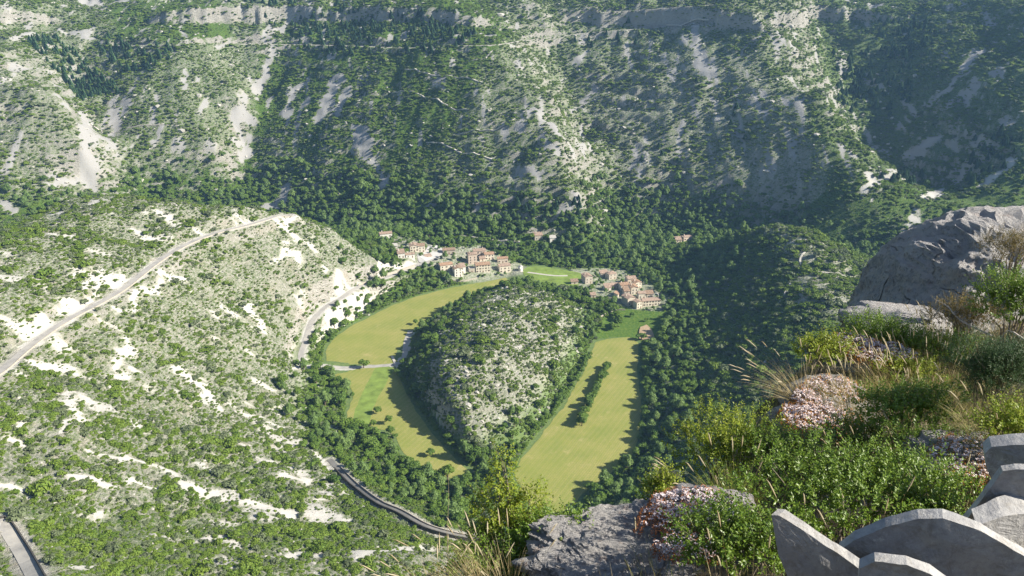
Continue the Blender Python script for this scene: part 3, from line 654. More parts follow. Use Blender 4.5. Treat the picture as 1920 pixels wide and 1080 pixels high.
# conifers in the far gullies: pixel clusters
for poly, prob in [([(50,75),(110,70),(230,170),(215,180),(150,190),(110,140)], .75), ([(180,65),(330,85),(320,125),(230,140),(190,100)], .5), ([(560,30),(640,10),(860,20),(900,80),(800,110),(600,110),(560,90)], .4), ([(1560,100),(1700,90),(1720,180),(1640,240),(1570,200)], .35),
                    ([(1640,40),(1760,40),(1750,110),(1650,110)], .35), ([(1820,260),(1920,250),(1920,360),(1840,380),(1800,330)], .4), ([(960,370),(1100,370),(1100,430),(980,430)], .35), ([(1050,60),(1200,40),(1200,90),(1060,90)], .2), ([(1640,330),(1740,320),(1700,370)], .3), ([(420,0),(560,0),(560,60),(480,60)], .3), ([(1120,150),(1400,140),(1400,330),(1150,330)], .02)]:
    X, Y, Z, u, v, d = scatter(-1000, 1000, 850, 1560, 6.8); k = (poly_dist(poly, u, v) < 0) & (RNG.random(len(X)) < prob) & (samp(flat, X, Y) < .1)
    X, Y, Z = X[k], Y[k], Z[k]; r = lognorm(len(X), 3.2, .2); conifs.add(X, Y, Z-.3, r, r*RNG.uniform(.6, .9, len(X)), RNG.integers(0, 2, len(X)))
p = at_z(1297, 585, 2); conifs.add([p.x, p.x+9], [p.y, p.y+14], [1.5, 1.5], [5.0, 3.6], [5.0, 4.2], [0, 1])        # the tall dark tree by the hamlet
# limestone blocks
for (x0, x1, y0, y1, s, msk, prob, rb) in [(-120, 130, 400, 700, 3.4, ISLAND, .55, 1.1), (-480, -60, 180, 760, 4.2, LEFT, .22, .8), (60, 330, 280, 760, 7, RIGHT, .16, 1.2), (-1000, 1000, 860, 1450, 8.5, FAR, .24, 1.9)]:
    X, Y, Z, u, v, d = scatter(x0, x1, y0, y1, s); k = (RNG.random(len(X)) < prob*samp(msk, X, Y)*np.clip(clump(X, Y, 12)*3-.9, 0, 1.2)) & (samp(flat, X, Y) < .05)
    X, Y, Z = X[k], Y[k], Z[k]; r = lognorm(len(X), rb, .4); blocks.add(X, Y, Z-.1*r, r, r*RNG.uniform(.4, .9, len(X)), RNG.integers(0, 3, len(X)))

# ------------------------------------------------------------------ houses of the two hamlets
M_WALLS = {'cream': simple('cream_render', (.68, .61, .50), .12, .5), 'stone': simple('rubble_stone', (.52, .46, .38), .3, 2.5, bump=.4), 'white': simple('pale_render', (.72, .69, .63), .1, .5), 'pink': simple('pinkish_render', (.64, .53, .43), .12, .6)}
def tilemat(name, col):
    m, nt, g = newmat(name); tc = g.n('ShaderNodeTexCoord').outputs['Object']
    w = g.n('ShaderNodeTexWave', i_Vector=tc, i_Scale=1.4, bands_direction='X'); n_ = g.noise(tc, 1.8, 5, .7); rnd = g.n('ShaderNodeObjectInfo').outputs['Random']
    c = g.mix(g.ramp(n_, [(.3, 0.0), (.7, 1.0)]), tuple(x*.72 for x in col), tuple(min(1, x*1.25) for x in col)); c = g.mix(g.math('MULTIPLY', rnd, .4), c, (.30, .22, .16))
    c = g.mix(g.math('MULTIPLY', w.outputs['Fac'], .25), c, (.2, .13, .09)); g.out(c, .9, g.bump(w.outputs['Fac'], .8, .15), .1); return m
M_TILE = {'orange': tilemat('orange_tiles', (.50, .32, .21)), 'pink': tilemat('faded_tiles', (.48, .36, .28)), 'brown': tilemat('brown_tiles', (.38, .27, .19)), 'grey': simple('grey_slabs', (.42, .40, .37), .2, 1)}
M_GLASS = simple('dark_glass', (.02, .025, .03), .1, 1, rough=.15, spec=.5)
M_SHUT = simple('wooden_shutter', (.22, .15, .10), .2, 2)
M_STONE = simple('dressed_stone', (.45, .41, .34), .15, 2)
b = MB(); b.box(-.56, .56, -.10, .02, -.78, -.66); b.box(-.56, .56, -.06, .02, .66, .76); b.box(-.56, -.42, -.06, .02, -.66, .66); b.box(.42, .56, -.06, .02, -.66, .66); WIN = b.mesh('window'); WIN.materials.append(M_STONE)
b = MB(); b.box(-.42, .42, -.02, .02, -.66, .66); PANE = b.mesh('pane'); PANE.materials.append(M_GLASS)
b = MB(); b.box(-.2, .2, -.08, -.03, -.68, .68); SHUT = b.mesh('shutter'); SHUT.materials.append(M_SHUT)
b = MB(); b.box(-.55, .55, -.05, .02, 0, 2.15); DOOR = b.mesh('door'); DOOR.materials.append(M_SHUT)
HOUSES = []
def house(u, v, w, d, h, yaw=0, roof='gable', wall='cream', tile='pink', label='', cat='house', win=(2, 1), chim=1, zoff=0, name='stone_house', pitch=.32, group=None, door=True):
    p = ray_hit(H1, u, v) if v is not None else None
    yaw = abs(yaw)*.8+9 if abs(yaw) < 30 else yaw
    a = R(yaw); c = Vector((p.x - math.sin(a)*d/2*0, p.y + d/2, 0))
    pts = [(c.x+q*w/2*math.cos(a)-s*d/2*math.sin(a), c.y+q*w/2*math.sin(a)+s*d/2*math.cos(a)) for q in (-1, 1) for s in (-1, 1)]
    zb = float(samp(H2, c.x, c.y-d/2)) + zoff
    root = link(name, None); root.empty_display_size = 1; root.location = (c.x, c.y, zb); root.rotation_euler = (0, 0, a); tag(root, label, cat, group)
    HOUSES.append((c.x, c.y, max(w, d)/2, u, v, w*1507/(p.y*1.08)/2))
    rp = pitch; X, Y = w/2, d/2; b = MB()
    if roof == 'gable':          # ridge along x
        top = h+rp*Y; sec = [(-Y, -4), (Y, -4), (Y, h), (0, top), (-Y, h)]; b.prism([(-X, y, z) for y, z in sec], (w, 0, 0))
    elif roof == 'gabley':       # ridge along y
        top = h+rp*X; sec = [(-X, -4), (X, -4), (X, h), (0, top), (-X, h)]; b.prism([(x, Y, z) for x, z in sec], (0, -d, 0))
    elif roof == 'shed':         # falls towards the camera
        top = h+rp*d; sec = [(-Y, -4), (Y, -4), (Y, top), (-Y, h)]; b.prism([(-X, y, z) for y, z in sec], (w, 0, 0))
    else: top = h; b.box(-X, X, -Y, Y, -4, h)
    b.obj('wall', M_WALLS[wall], root)
    t = .22; o = .45; b = MB()
    if roof == 'gable':
        for s in (-1, 1): b.prism([(-X-o, 0, top+.02), (-X-o, s*(Y+o), h-rp*o+.02), (-X-o, s*(Y+o), h-rp*o+.02+t), (-X-o, 0, top+.02+t)][::s], (w+2*o, 0, 0))
    elif roof == 'gabley':
        for s in (-1, 1): b.prism([(0, -Y-o, top+.02), (s*(X+o), -Y-o, h-rp*o+.02), (s*(X+o), -Y-o, h-rp*o+.02+t), (0, -Y-o, top+.02+t)][::-s], (0, d+2*o, 0))
    elif roof == 'shed': b.prism([(-X-o, -Y-o, h-rp*o+.02), (-X-o, Y+o, top+rp*o+.02), (-X-o, Y+o, top+rp*o+.02+t), (-X-o, -Y-o, h-rp*o+.02+t)], (w+2*o, 0, 0))
    elif roof == 'hip':
        q = h+rp*min(X, Y); k = max(0, X-Y); e = [(-X-o, -Y-o, h+.02), (X+o, -Y-o, h+.02), (X+o, Y+o, h+.02), (-X-o, Y+o, h+.02), (-k, 0, q), (k, 0, q)]
        b.add(e, [(0, 1, 5, 4), (1, 2, 5), (2, 3, 4, 5), (3, 0, 4), (3, 2, 1, 0)]); top = q
    else:
        b.box(-X-.1, X+.1, -Y-.1, -Y+.25, h+.01, h+.45); b.box(-X-.1, X+.1, Y-.25, Y+.1, h+.01, h+.45); b.box(-X-.1, -X+.25, -Y+.26, Y-.26, h+.01, h+.45); b.box(X-.25, X+.1, -Y+.26, Y-.26, h+.01, h+.45)
    ro = b.obj('roof', M_TILE[tile], root)
    for k in range(chim):
        b = MB(); cx, cy = (-X*.55 if k == 0 else X*.6), .5; b.box(cx-.4, cx+.4, cy-.3, cy+.3, top-1.0, top+1.1); b.box(cx-.5, cx+.5, cy-.4, cy+.4, top+1.12, top+1.25)
        b.obj('chimney', M_WALLS[wall], ro)
    nw, ns = win
    def place(me, nm, x, y, z, rz, sc=1, par=root):
        q = link(nm, me, None, par); q.location = (x, y, z); q.rotation_euler = (0, 0, rz); q.scale = (sc, 1, sc); return q
    for s in range(ns):
        zc = 1.7+2.75*s
        if zc+.8 > h: break
        for side, L, rz in ((0, w, 0), (1, d, math.pi/2)):
            n_ = nw if side == 0 else max(1, int(nw*d/w+.3))
            for k in range(n_):
                q = (k+.5)/n_*L-L/2
                if side == 0 and s == 0 and k == n_//2 and door:
                    place(DOOR, 'door', q, -Y-.01, 0.0, 0); continue
                xy = (q, -Y-.01) if side == 0 else (X+.01, q)
                wn_ = place(WIN, 'window', xy[0], xy[1], zc, rz)
                pn = place(PANE, 'pane', 0, 0, 0, 0, 1, wn_)
                if (k+s) % 2 == 0 and nw > 2: place(SHUT, 'shutter', -.78, 0, 0, 0, 1, wn_); place(SHUT, 'shutter', .78, 0, 0, 0, 1, wn_)
    return root
G1 = 'houses of the upper hamlet by the car park'; G2 = 'houses of the lower hamlet'; G3 = 'buildings on the far side of the river'
house(722,447, 13,8,4.5, -12,'gable','white','pink','white walled house standing highest of the hamlet, above the car park among trees',win=(3,1),group=G1)
house(740,466, 5,4,3, 0,'shed','white','grey','small white shed just below the highest house of the hamlet',cat='shed',name='shed',win=(1,1),chim=0,group=G1)
house(775,472, 9,10,6, -6,'gabley','cream','pink','wide pale house with its gable to the viewer, left of the car park',win=(3,2),group=G1)
house(789,473, 7,9,7, -6,'gable','cream','brown','taller wing with darker roof joined to the right of the wide gabled house',win=(2,2),chim=0,group=G1)
house(751,483, 7,7,5, 8,'shed','white','pink','pale house with single pitch roof on the slope at the left end of the hamlet',win=(2,1),group=G1)
house(768,484, 9,6,3.6, -10,'gable','white','pink','low white walled house between the slope and the car park ramp',win=(2,1),group=G1)
house(802,485, 7,4,2.2, 30,'shed','cream','pink','low building with pink lean-to roof at the left edge of the car park',cat='outbuilding',name='outbuilding',win=(1,1),chim=0,group=G1)
house(841,477, 13,8,4.6, 0,'gable','stone','brown','long brown roofed stone house alone behind the car park',win=(3,1),group=G1)
house(835,508, 13,8,6.5, -14,'gable','cream','orange','house with long orange roof beside the car park edge',win=(3,2),group=G1)
house(857,519, 8,9,8.5, -14,'gabley','white','brown','tall white house with few windows rising over the meadow hedge',win=(2,3),group=G1)
house(866,512, 6,6,6.5, -14,'shed','white','pink','small white annex right of the tall white house',win=(1,2),chim=0,group=G1)
house(885,495, 9,8,10.5, -4,'hip','pink','pink','tallest tower-like house in the middle of the upper hamlet',win=(2,3),group=G1)
house(898,481, 13,8,6.5, -4,'gable','pink','pink','broad house with two tone roof behind the tower-like house',win=(4,2),chim=2,group=G1)
house(916,487, 10,8,6, -8,'gable','cream','orange','house with orange roof and arched dark entry right of the tower-like house',win=(3,2),group=G1)
house(904,490, 6,4,3, -8,'shed','pink','pink','tiny pink roofed lean-to squeezed between the tower-like and big houses',cat='outbuilding',name='outbuilding',win=(1,1),chim=0,group=G1)
house(904,511, 15,9,8.2, 6,'gable','cream','orange','big three storey house with many windows facing the meadow',win=(5,3),chim=2,group=G1)
house(884,511, 6,5,4, -6,'flat','stone','grey','roofless ruined walls left of the big three storey house',cat='ruin',name='ruined_walls',win=(1,1),chim=0,group=G1)
house(942,493, 11,6,5, 0,'gable','pink','orange','house with straight orange roof at the back right of the hamlet',win=(3,1),group=G1)
house(945,511, 12,8,7.2, 10,'gable','cream','pink','house of two storeys at the right end of the upper hamlet over the garden',win=(3,2),group=G1)
house(1101,532, 8,10,7.2, -14,'gabley','stone','pink','tall narrow house alone at the end of the meadow lane',win=(2,2))
house(1077,533, 7,4,2.8, 0,'shed','stone','brown','little brown roofed barn left of the house at the end of the lane',cat='barn',name='barn',win=(1,1),chim=0)
house(1146,524, 9,8,6, -20,'hip','stone','pink','uphill house with hipped pink roof behind the lower hamlet',win=(2,2),group=G2)
house(1132,518, 8,5,3.4, 8,'shed','cream','pink','low wing with pink roof left of the uphill house',cat='outbuilding',name='outbuilding',win=(1,1),chim=0,group=G2)
house(1183,532, 9,8,5.4, -4,'gable','pink','pink','pink roofed house at the top right of the lower hamlet',win=(2,1),group=G2)
house(1194,541, 7,8,6, -18,'gabley','cream','orange','bright orange roofed house at the right edge of the lower hamlet',win=(2,2),group=G2)
house(1139,545, 6,6,3.2, 8,'shed','cream','pink','small pale roofed outbuilding at the left end of the lower hamlet',cat='outbuilding',name='outbuilding',win=(1,1),chim=0,group=G2)
house(1152,541, 9,6,3.8, 0,'gable','pink','pink','low long house with faded roof, second from the left end of the lower hamlet',win=(3,1),group=G2)
house(1170,544, 9,8,5.2, -8,'gable','cream','orange','house with wide faded orange roof in the heart of the lower hamlet',win=(2,1),group=G2)
house(1188,552, 7,9,7, -4,'gabley','cream','orange','tall house with long orange roof at the crossing of the lower hamlet',win=(2,2),group=G2)
house(1174,556, 5.5,7,5.6, -4,'shed','stone','brown','narrow brown roofed house left of the tall orange roofed one',win=(1,2),chim=0,group=G2)
house(1157,557, 5,4,3, 60,'shed','cream','orange','small tilted orange roof shed left of the lower hamlet, by the trees',cat='shed',name='shed',win=(1,1),chim=0,group=G2)
house(1179,573, 8.5,10,7.2, -24,'gabley','stone','pink','big stone house with pale gable at the lower left corner of the hamlet gardens',win=(2,2),group=G2)
house(1196,579, 6,7,6.4, -20,'gabley','cream','pink','slim house between the big stone house and the long house',win=(2,2),chim=0,group=G2)
house(1220,574, 17,7,5.6, -3,'gable','cream','pink','long house facing the gardens with a row of windows',win=(6,2),chim=1,group=G2)
house(1203,560, 7,6,5.4, 0,'gable','cream','pink','small house with pale roof behind the left end of the long house',win=(2,1),group=G2)
house(1218,559, 7,5,4.4, 0,'shed','stone','brown','flat brown roofed outbuilding behind the middle of the long house',cat='outbuilding',name='outbuilding',win=(2,1),chim=0,group=G2)
house(1112,558, 5,4,2.6, 0,'shed','stone','pink','tiny tiled hut in the gardens left of the lower hamlet',cat='hut',name='hut',win=(1,1),chim=0)
house(1009,450, 9,6,5.4, -4,'shed','stone','pink','mill house with pale wall on the river cliff behind the trees',group=G3,win=(2,1))
house(1036,453, 7,5,4, -4,'shed','white','grey','white roofed shed right of the mill house',cat='shed',name='shed',group=G3,win=(1,1),chim=0)
house(1272,455, 7,6,3.4, 0,'shed','pink','pink','left pink roofed cottage in the woods behind the lower hamlet',group=G3,win=(2,1))
house(1288,451, 11,7,4.2, -14,'hip','pink','pink','larger hipped roof cottage in the woods behind the lower hamlet',group=G3,win=(3,1))
# chapel with a round apse at the end of the lane
p = ray_hit(H1, 976, 508); ch = link('chapel', None); ch.location = (p.x, p.y+3, samp(H2, p.x, p.y)); tag(ch, 'small white chapel with rounded end beside the meadow lane', 'chapel'); HOUSES.append((p.x, p.y+3, 4, 976, 508, 10))
b = MB(); b.prism([(-2.2, 2.6, -3), (2.2, 2.6, -3), (2.2, 2.6, 3.2), (0, 2.6, 4.4), (-2.2, 2.6, 3.2)], (0, -5.2, 0)); b.obj('nave', M_WALLS['white'], ch)
b = MB(); b.tube([(0, -2.6, -3), (0, -2.6, 3.0), (0, -2.4, 3.9), (0, -2.3, 4.1)], [1.9, 1.9, 1.0, .2], 14); b.obj('apse', M_WALLS['white'], ch)
b = MB()
for s in (-1, 1): b.prism([(0, -2.7, 4.45), (s*2.6, -2.7, 3.05), (s*2.6, -2.7, 3.2), (0, -2.7, 4.65)][::-s], (0, 5.6, 0))
b.obj('roof', M_TILE['grey'], ch); q = link('door', DOOR, None, ch); q.location = (2.2, .6, 0); q.rotation_euler = (0, 0, math.pi/2)
# white stone arch behind the long house
p = ray_hit(H1, 1230, 561); ar = link('stone_arch', None); tag(ar, 'white arched gable standing behind the right end of the long house', 'arch'); ar.location = (p.x, p.y+2, samp(H2, p.x, p.y))
b = MB(); b.box(-2.6, -2.0, -.3, .3, -1, 3.6); b.obj('pillar', M_WALLS['white'], ar); b = MB(); b.box(2.0, 2.6, -.3, .3, -1, 3.6); b.obj('pillar', M_WALLS['white'], ar)
b = MB(); b.tube([(2.3*math.cos(a), 0, 3.6+1.9*math.sin(a)) for a in np.linspace(0, math.pi, 12)], .35, 6); b.obj('arch_ring', M_WALLS['white'], ar)
# terrace walls and retaining walls
def wallrun(name, px, h, t, mat, label, cat='wall', H=None, lift=0, offs=0, line=None, coping=None):
    P = line or [q for q in (ray_hit(H1, u, v) for u, v in px) if q]; L = smooth_line(P, 3.0) if line is None else P; V = []; Fc = []
    top = MB()
    for i, q in enumerate(L):
        tt = L[min(i+1, len(L)-1)]-L[max(i-1, 0)]; n_ = Vector((-tt.y, tt.x, 0)).normalized(); z = (q.z if line else float(samp(H2, q.x, q.y))) + lift; c_ = q+n_*offs; a, b_ = c_+n_*t/2, c_-n_*t/2
        V += [(a.x, a.y, z-3), (a.x, a.y, z+h), (b_.x, b_.y, z+h), (b_.x, b_.y, z-3)]
        if i:
            k = 4*i; Fc += [(k-4, k-3, k+1, k), (k-3, k-2, k+2, k+1), (k-2, k-1, k+3, k+2)]
    n_ = len(L)-1; Fc += [(0, 3, 2, 1), (4*n_, 4*n_+1, 4*n_+2, 4*n_+3)]
    me = bpy.data.meshes.new(name); me.from_pydata(V, [], Fc); me.update(); o = link(name, me, mat); tag(o, label, cat); return o
M_DARKW = simple('dark_and_shade_tinted_stone', (.085, .08, .07), .3, .8, bump=.3); M_WALLP = simple('pale_wall_stone', (.40, .36, .30), .25, 1.0, bump=.4)  # dark parapet stone; on the gorge wall it paints in the shaded face
wallrun('retaining_wall', None, 2.1, .5, M_DARKW, 'long dark wall along the near side of the gorge road', line=[q.copy() for q in RL['gorge_road']][3:], offs=-2.2, lift=.1)
wallrun('road_parapet', None, .8, .4, M_WALLP, 'pale parapet on the valley side of the gorge road', line=[q.copy() for q in RL['gorge_road']][3:], offs=2.1, lift=.1)
wallrun('road_parapet', None, .95, .5, M_DARKW, 'dark parapet round the road bend at the lower left', line=[q.copy() for q in RL['bend_road']], offs=2.7, lift=.1)
wallrun('road_parapet', None, .6, .5, M_WALLP, 'low stone parapet along the lower edge of the hillside road', line=[q.copy() for q in RL['hillside_road']], offs=-2.7, lift=.1)
wallrun('terrace_wall', [(672,536),(700,527),(740,512),(778,500)], 2.2, .6, M_WALLP, 'pinkish terrace wall above the valley road')
wallrun('terrace_wall', [(1112,557),(1140,560),(1165,563)], 1.6, .5, M_WALLP, 'low terrace wall in the gardens left of the lower hamlet')
wallrun('terrace_wall', [(850,527),(870,528),(895,522)], 1.5, .5, M_WALLP, 'garden terrace wall below the tall white house')
wallrun('terrace_wall', [(1120,598),(1150,583),(1172,582)], 1.4, .5, M_WALLP, 'curved garden wall beside the lane to the lower hamlet')
# parked cars
def car(u, v, yaw, col, label):
    p = ray_hit(H2, u, v); r = link('parked_car', None); r.location = (p.x, p.y, p.z+.3); r.rotation_euler = (0, 0, R(yaw)); tag(r, label, 'car', 'cars parked by the upper hamlet')
    b = MB(); b.prism([(-2.1, -.85, .35), (2.1, -.85, .35), (2.15, -.85, .75), (1.2, -.85, .92), (-2.0, -.85, .95)], (0, 1.7, 0)); b.obj('body', simple('car_paint', col, .05, 1, .3, spec=.5), r)
    b = MB(); b.prism([(-1.8, -.72, .93), (1.1, -.72, .91), (.5, -.68, 1.42), (-1.5, -.68, 1.42)], (0, 1.44, 0)); b.obj('cabin', M_GLASS, r)
    for x in (-1.3, 1.35):
        for y in (-.8, .8): b = MB(); b.tube([(x, y-.1, .33), (x, y+.1, .33)], .33, 10); b.obj('wheel', simple('tyre', (.02, .02, .02), .1), r)
car(817, 488, 10, (.03, .04, .06), 'dark blue car parked in the middle of the gravel car park')
car(821, 485, 14, (.5, .5, .5), 'silver car parked just behind the dark blue one')
car(794, 500, 40, (.02, .02, .022), 'black car parked at the lower corner of the car park')

# ------------------------------------------------------------------ plant it all: 300 of each kind as things, the rest as stuff
def keep_clear(P):
    x, y, z, r, h, k = P.cat(); ok = np.ones(len(x), bool); u, v, d = project(x, y, z); ut, vt, _ = project(x, y, z+h*2.2)
    for hx, hy, hr, hu, hv, hw in HOUSES:
        ok &= np.hypot(x-hx, y-hy) > hr*.95+r*.85
        ok &= ~((np.abs(u-hu) < hw+4) & (y < hy) & (vt < hv-3) & (v > hv-2) & (y > hy-60))
    return [a[ok] for a in (x, y, z, r, h, k)]
def gn_stuff(name, label, cat_, X, Y, Z, Rr, Hh, K, protos, tilt=0.0):
    me = bpy.data.meshes.new(name); n = len(X); me.vertices.add(n); me.vertices.foreach_set('co', np.stack([X, Y, Z], 1).astype(np.float32).ravel())
    a = me.attributes.new('sc', 'FLOAT_VECTOR', 'POINT'); a.data.foreach_set('vector', np.stack([Rr, Rr, Hh], 1).astype(np.float32).ravel())
    a = me.attributes.new('rz', 'FLOAT_VECTOR', 'POINT'); a.data.foreach_set('vector', np.stack([RNG.uniform(-tilt, tilt, n), RNG.uniform(-tilt, tilt, n), RNG.random(n)*6.283], 1).astype(np.float32).ravel())
    a = me.attributes.new('idx', 'INT', 'POINT'); a.data.foreach_set('value', K.astype(np.int32))
    o = link(name, me); tag(o, label, kind='stuff')
    ng = bpy.data.node_groups.new(name+'_nodes', 'GeometryNodeTree'); ng.interface.new_socket('Geometry', in_out='INPUT', socket_type='NodeSocketGeometry'); ng.interface.new_socket('Geometry', in_out='OUTPUT', socket_type='NodeSocketGeometry')
    N = ng.nodes; L = ng.links; gi = N.new('NodeGroupInput'); go = N.new('NodeGroupOutput'); join = N.new('GeometryNodeJoinGeometry')
    def att(nm, t): q = N.new('GeometryNodeInputNamedAttribute'); q.data_type = t; q.inputs[0].default_value = nm; return [s_ for s_ in q.outputs if s_.enabled][0]
    sc_, rz_, ix_ = att('sc', 'FLOAT_VECTOR'), att('rz', 'FLOAT_VECTOR'), att('idx', 'INT')
    for i, po in enumerate(protos):
        oi = N.new('GeometryNodeObjectInfo'); oi.transform_space = 'ORIGINAL'; oi.inputs['Object'].default_value = po; oi.inputs['As Instance'].default_value = True
        cmp_ = N.new('FunctionNodeCompare'); cmp_.data_type = 'INT'; cmp_.operation = 'EQUAL'; ins = [s_ for s_ in cmp_.inputs if s_.enabled]; L.new(ix_, ins[0]); ins[1].default_value = i
        ip = N.new('GeometryNodeInstanceOnPoints'); L.new(gi.outputs[0], ip.inputs['Points']); L.new(cmp_.outputs[0], ip.inputs['Selection']); L.new(oi.outputs['Geometry'], ip.inputs['Instance'])
        L.new(rz_, ip.inputs['Rotation']); L.new(sc_, ip.inputs['Scale']); L.new(ip.outputs[0], join.inputs[0])
    L.new(join.outputs[0], go.inputs[0]); md = o.modifiers.new('scatter', 'NODES'); md.node_group = ng; return o
def split(P, n, lift, pref=None):
    x, y, z, r, h, k = P; u, v, d = project(x, y, z); inn = (u > 6) & (u < 1914) & (v > 6) & (v < 1074); size = r/d
    # the lower right corner is behind the near ledge
    inn &= ~((u > 1250) & (v > 1890-.95*u) & (u > 1180)); inn &= ~(v > 1000+(u-900)*.1)
    cand = np.nonzero(inn)[0]; cand = cand[np.argsort(-size[cand])][:n*4]; vis = visible(x[cand], y[cand], z[cand]+h[cand]*lift); best = cand[vis][:n]
    m_ = np.zeros(len(x), bool); m_[best] = True; return best, ~m_, u, v
def where_side(u, v):
    return u < 330 and 'far left' or u < 640 and 'left' or u < 900 and 'left of centre' or u < 1100 and 'in the centre' or u < 1300 and 'right of centre' or 'right'
def shrub_place(u, v, z, y):
    if y > 830: return ('on the far mountainside', 'shrubs on the far mountainside')
    if 770 < u < 1110 and 530 < v < 860: return ('on the rocky island hill', 'shrubs on the island hill')
    if u > 1150: return ('on the shaded right slope', 'shrubs on the shaded right slope')
    road = np.interp(u, [0, 90, 230, 345, 525, 640], [697, 622, 544, 462, 403, 380])
    if v < road: return ('above the hillside road', 'shrubs above the hillside road')
    if v > 940 and u < 700: return ('in the green band of the left slope', 'shrubs at the bottom of the left slope')
    if u > 560 and v > 800: return ('beside the gorge road', 'shrubs beside the gorge road')
    if v > 780: return ('on the lower left white scree', 'shrubs on the lower left scree')
    if u > 430: return ('above the valley road', 'shrubs above the valley road')
    return ('just below the hillside road', 'shrubs below the hillside road')
def tree_place(u, v, y):
    if 1075 < u < 1150 and 670 < v < 815: return ('of the row inside the long meadow', 'trees of the row in the long meadow')
    if u > 1190 and 600 < v < 850: return ('of the hedge right of the long meadow', 'trees of the right hedge of the long meadow')
    if 960 < u <= 1130 and 600 < v < 900: return ('between island hill and long meadow', 'trees between island hill and long meadow')
    if u > 1040 and v > 850: return ('before the long meadow', 'trees at the near end of the long meadow')
    if 590 < u < 720 and v < 700: return ('between valley road and upper meadow', 'trees between valley road and upper meadow')
    if u < 840 and 480 < v < 600: return ('in the grove under the upper hamlet', 'trees of the grove under the upper hamlet')
    if v > 820: return ('below the lower meadow', 'trees of the wood below the lower meadow')
    if 740 < u < 900 and v > 590: return ('at the island hill foot', 'trees at the foot of the island hill')
    if u < 760: return ('left of the lower meadow', 'trees along the lower meadow')
    if y > 830: return ('at the foot of the far mountain', 'trees at the foot of the far mountain')
    if u > 1000: return ('round the lower hamlet', 'trees of the woods round the lower hamlet')
    return ('near the upper hamlet', 'trees near the upper hamlet')
def size_word(r, a, b): return 'small' if r < a else 'middling' if r < b else 'large'
SW = ['low spreading', 'rounded', 'ragged', 'bushy']; TW = ['round-crowned', 'upright', 'broad low', 'tall narrow']
# shrubs
P_ = keep_clear(shrubs); best, rest, u, v = split(P_, 300, .6); x, y, z, r, h, k = P_; seen = {}
for i in best:
    o = link('shrub', SHRUB[int(k[i])]); o.location = (x[i], y[i], z[i]); o.scale = (r[i], r[i], h[i]); o.rotation_euler = (0, 0, RNG.random()*6.283)
    pl, gr = shrub_place(u[i], v[i], z[i], y[i]); tag(o, f"{size_word(r[i], 1.9, 2.7)} {SW[int(k[i])]} shrub {pl}", 'shrub', gr); seen.setdefault(int(k[i]), o)
gn_stuff('scrub', 'low scrub covering the slopes', 'scrub', *[a[rest] for a in P_], [seen[i] for i in range(4)], tilt=.25)
print('shrubs', len(x))
# broadleaf trees, trunk and crown
P_ = keep_clear(trees); best, rest, u, v = split(P_, 300, 1.8); x, y, z, r, h, k = P_; seen = {}
def tree(i):
    t = link('broadleaf_tree', None); t.empty_display_size = 1; t.location = (x[i], y[i], z[i]); t.scale = (r[i], r[i], h[i]*1.0); t.rotation_euler = (0, 0, RNG.random()*6.283)
    link('trunk', TRUNK, None, t); c = link('crown', CROWN[int(k[i])], None, t); pl, gr = tree_place(u[i], v[i], y[i])
    tag(t, f"{size_word(r[i], 2.7, 3.5)} {TW[int(k[i])]} tree {pl}", 'tree', gr); seen.setdefault(int(k[i]), c); return t
for i in best:
    t = tree(i)
    for (su, sv, lb) in ((779, 609, 'round tree alone at the right edge of the upper meadow'), (682, 690, 'big bushy tree beside the road crossing the meadows'), (709, 776, 'dark round tree at the top of the clump in the lower meadow'), (806, 855, 'small round tree alone at the bottom of the lower meadow')):
        if math.hypot(u[i]-su, v[i]-sv) < 5: t['label'] = lb; del t['group']
gn_stuff('wood', 'dense wood of broadleaf trees on the valley floor', 'wood', *[a[rest] for a in P_], [seen[i] for i in range(4)], tilt=.05)
print('trees', len(x))
P_ = keep_clear(conifs); best, rest, u, v = split(P_, 300, 3); x, y, z, r, h, k = P_; seen = {}
for i in best:
    t = link('conifer_tree', None); t.location = (x[i], y[i], z[i]); t.scale = (r[i], r[i], h[i]); t.rotation_euler = (0, 0, RNG.random()*6.283)
    link('trunk', CTRUNK, None, t); c = link('crown', CONIF[int(k[i])], None, t); seen.setdefault(int(k[i]), c)
    pl = 'in the far left gully' if u[i] < 340 else 'on the dark face of the middle spur' if u[i] < 960 and v[i] < 200 else 'on the rock above the river' if v[i] > 340 and u[i] < 1150 else 'scattered over the ribbed mountainside' if u[i] < 1540 else 'on the far right shaded mountainside'
    tag(t, f"{size_word(r[i], 2.4, 3.0)} dark conifer {pl}", 'conifer', 'conifers ' + pl)
    if u[i] > 1250 and v[i] > 500: t['label'] = ('tall dark spruce rising right of the lower hamlet' if r[i] > 4.5 else 'smaller dark spruce behind the tall one right of the lower hamlet'); del t['group']
if rest.any(): gn_stuff('conifer_wood', 'dark conifers in the far gullies', 'wood', *[a[rest] for a in P_], [seen[i] for i in range(2)])
print('conifers', len(x))
P_ = blocks.cat(); best, rest, u, v = split(P_, 60, .4); x, y, z, r, h, k = P_; seen = {}
for i in best:
    o = link('limestone_block', BLOCK[int(k[i])]); o.location = (x[i], y[i], z[i]); o.scale = (r[i], r[i], h[i]); o.rotation_euler = (0, 0, RNG.random()*6.283); pl, gr = shrub_place(u[i], v[i], z[i], y[i])
    tag(o, f"{size_word(r[i], 1.5, 2.5)} pale limestone block {pl}", 'rock', gr.replace('shrubs', 'limestone blocks')); seen.setdefault(int(k[i]), o)
gn_stuff('loose_rock', 'pale limestone blocks strewn over the slopes', 'rock', *[a[rest] for a in P_], [seen[i] for i in range(3)], tilt=.4)
print('blocks', len(x))

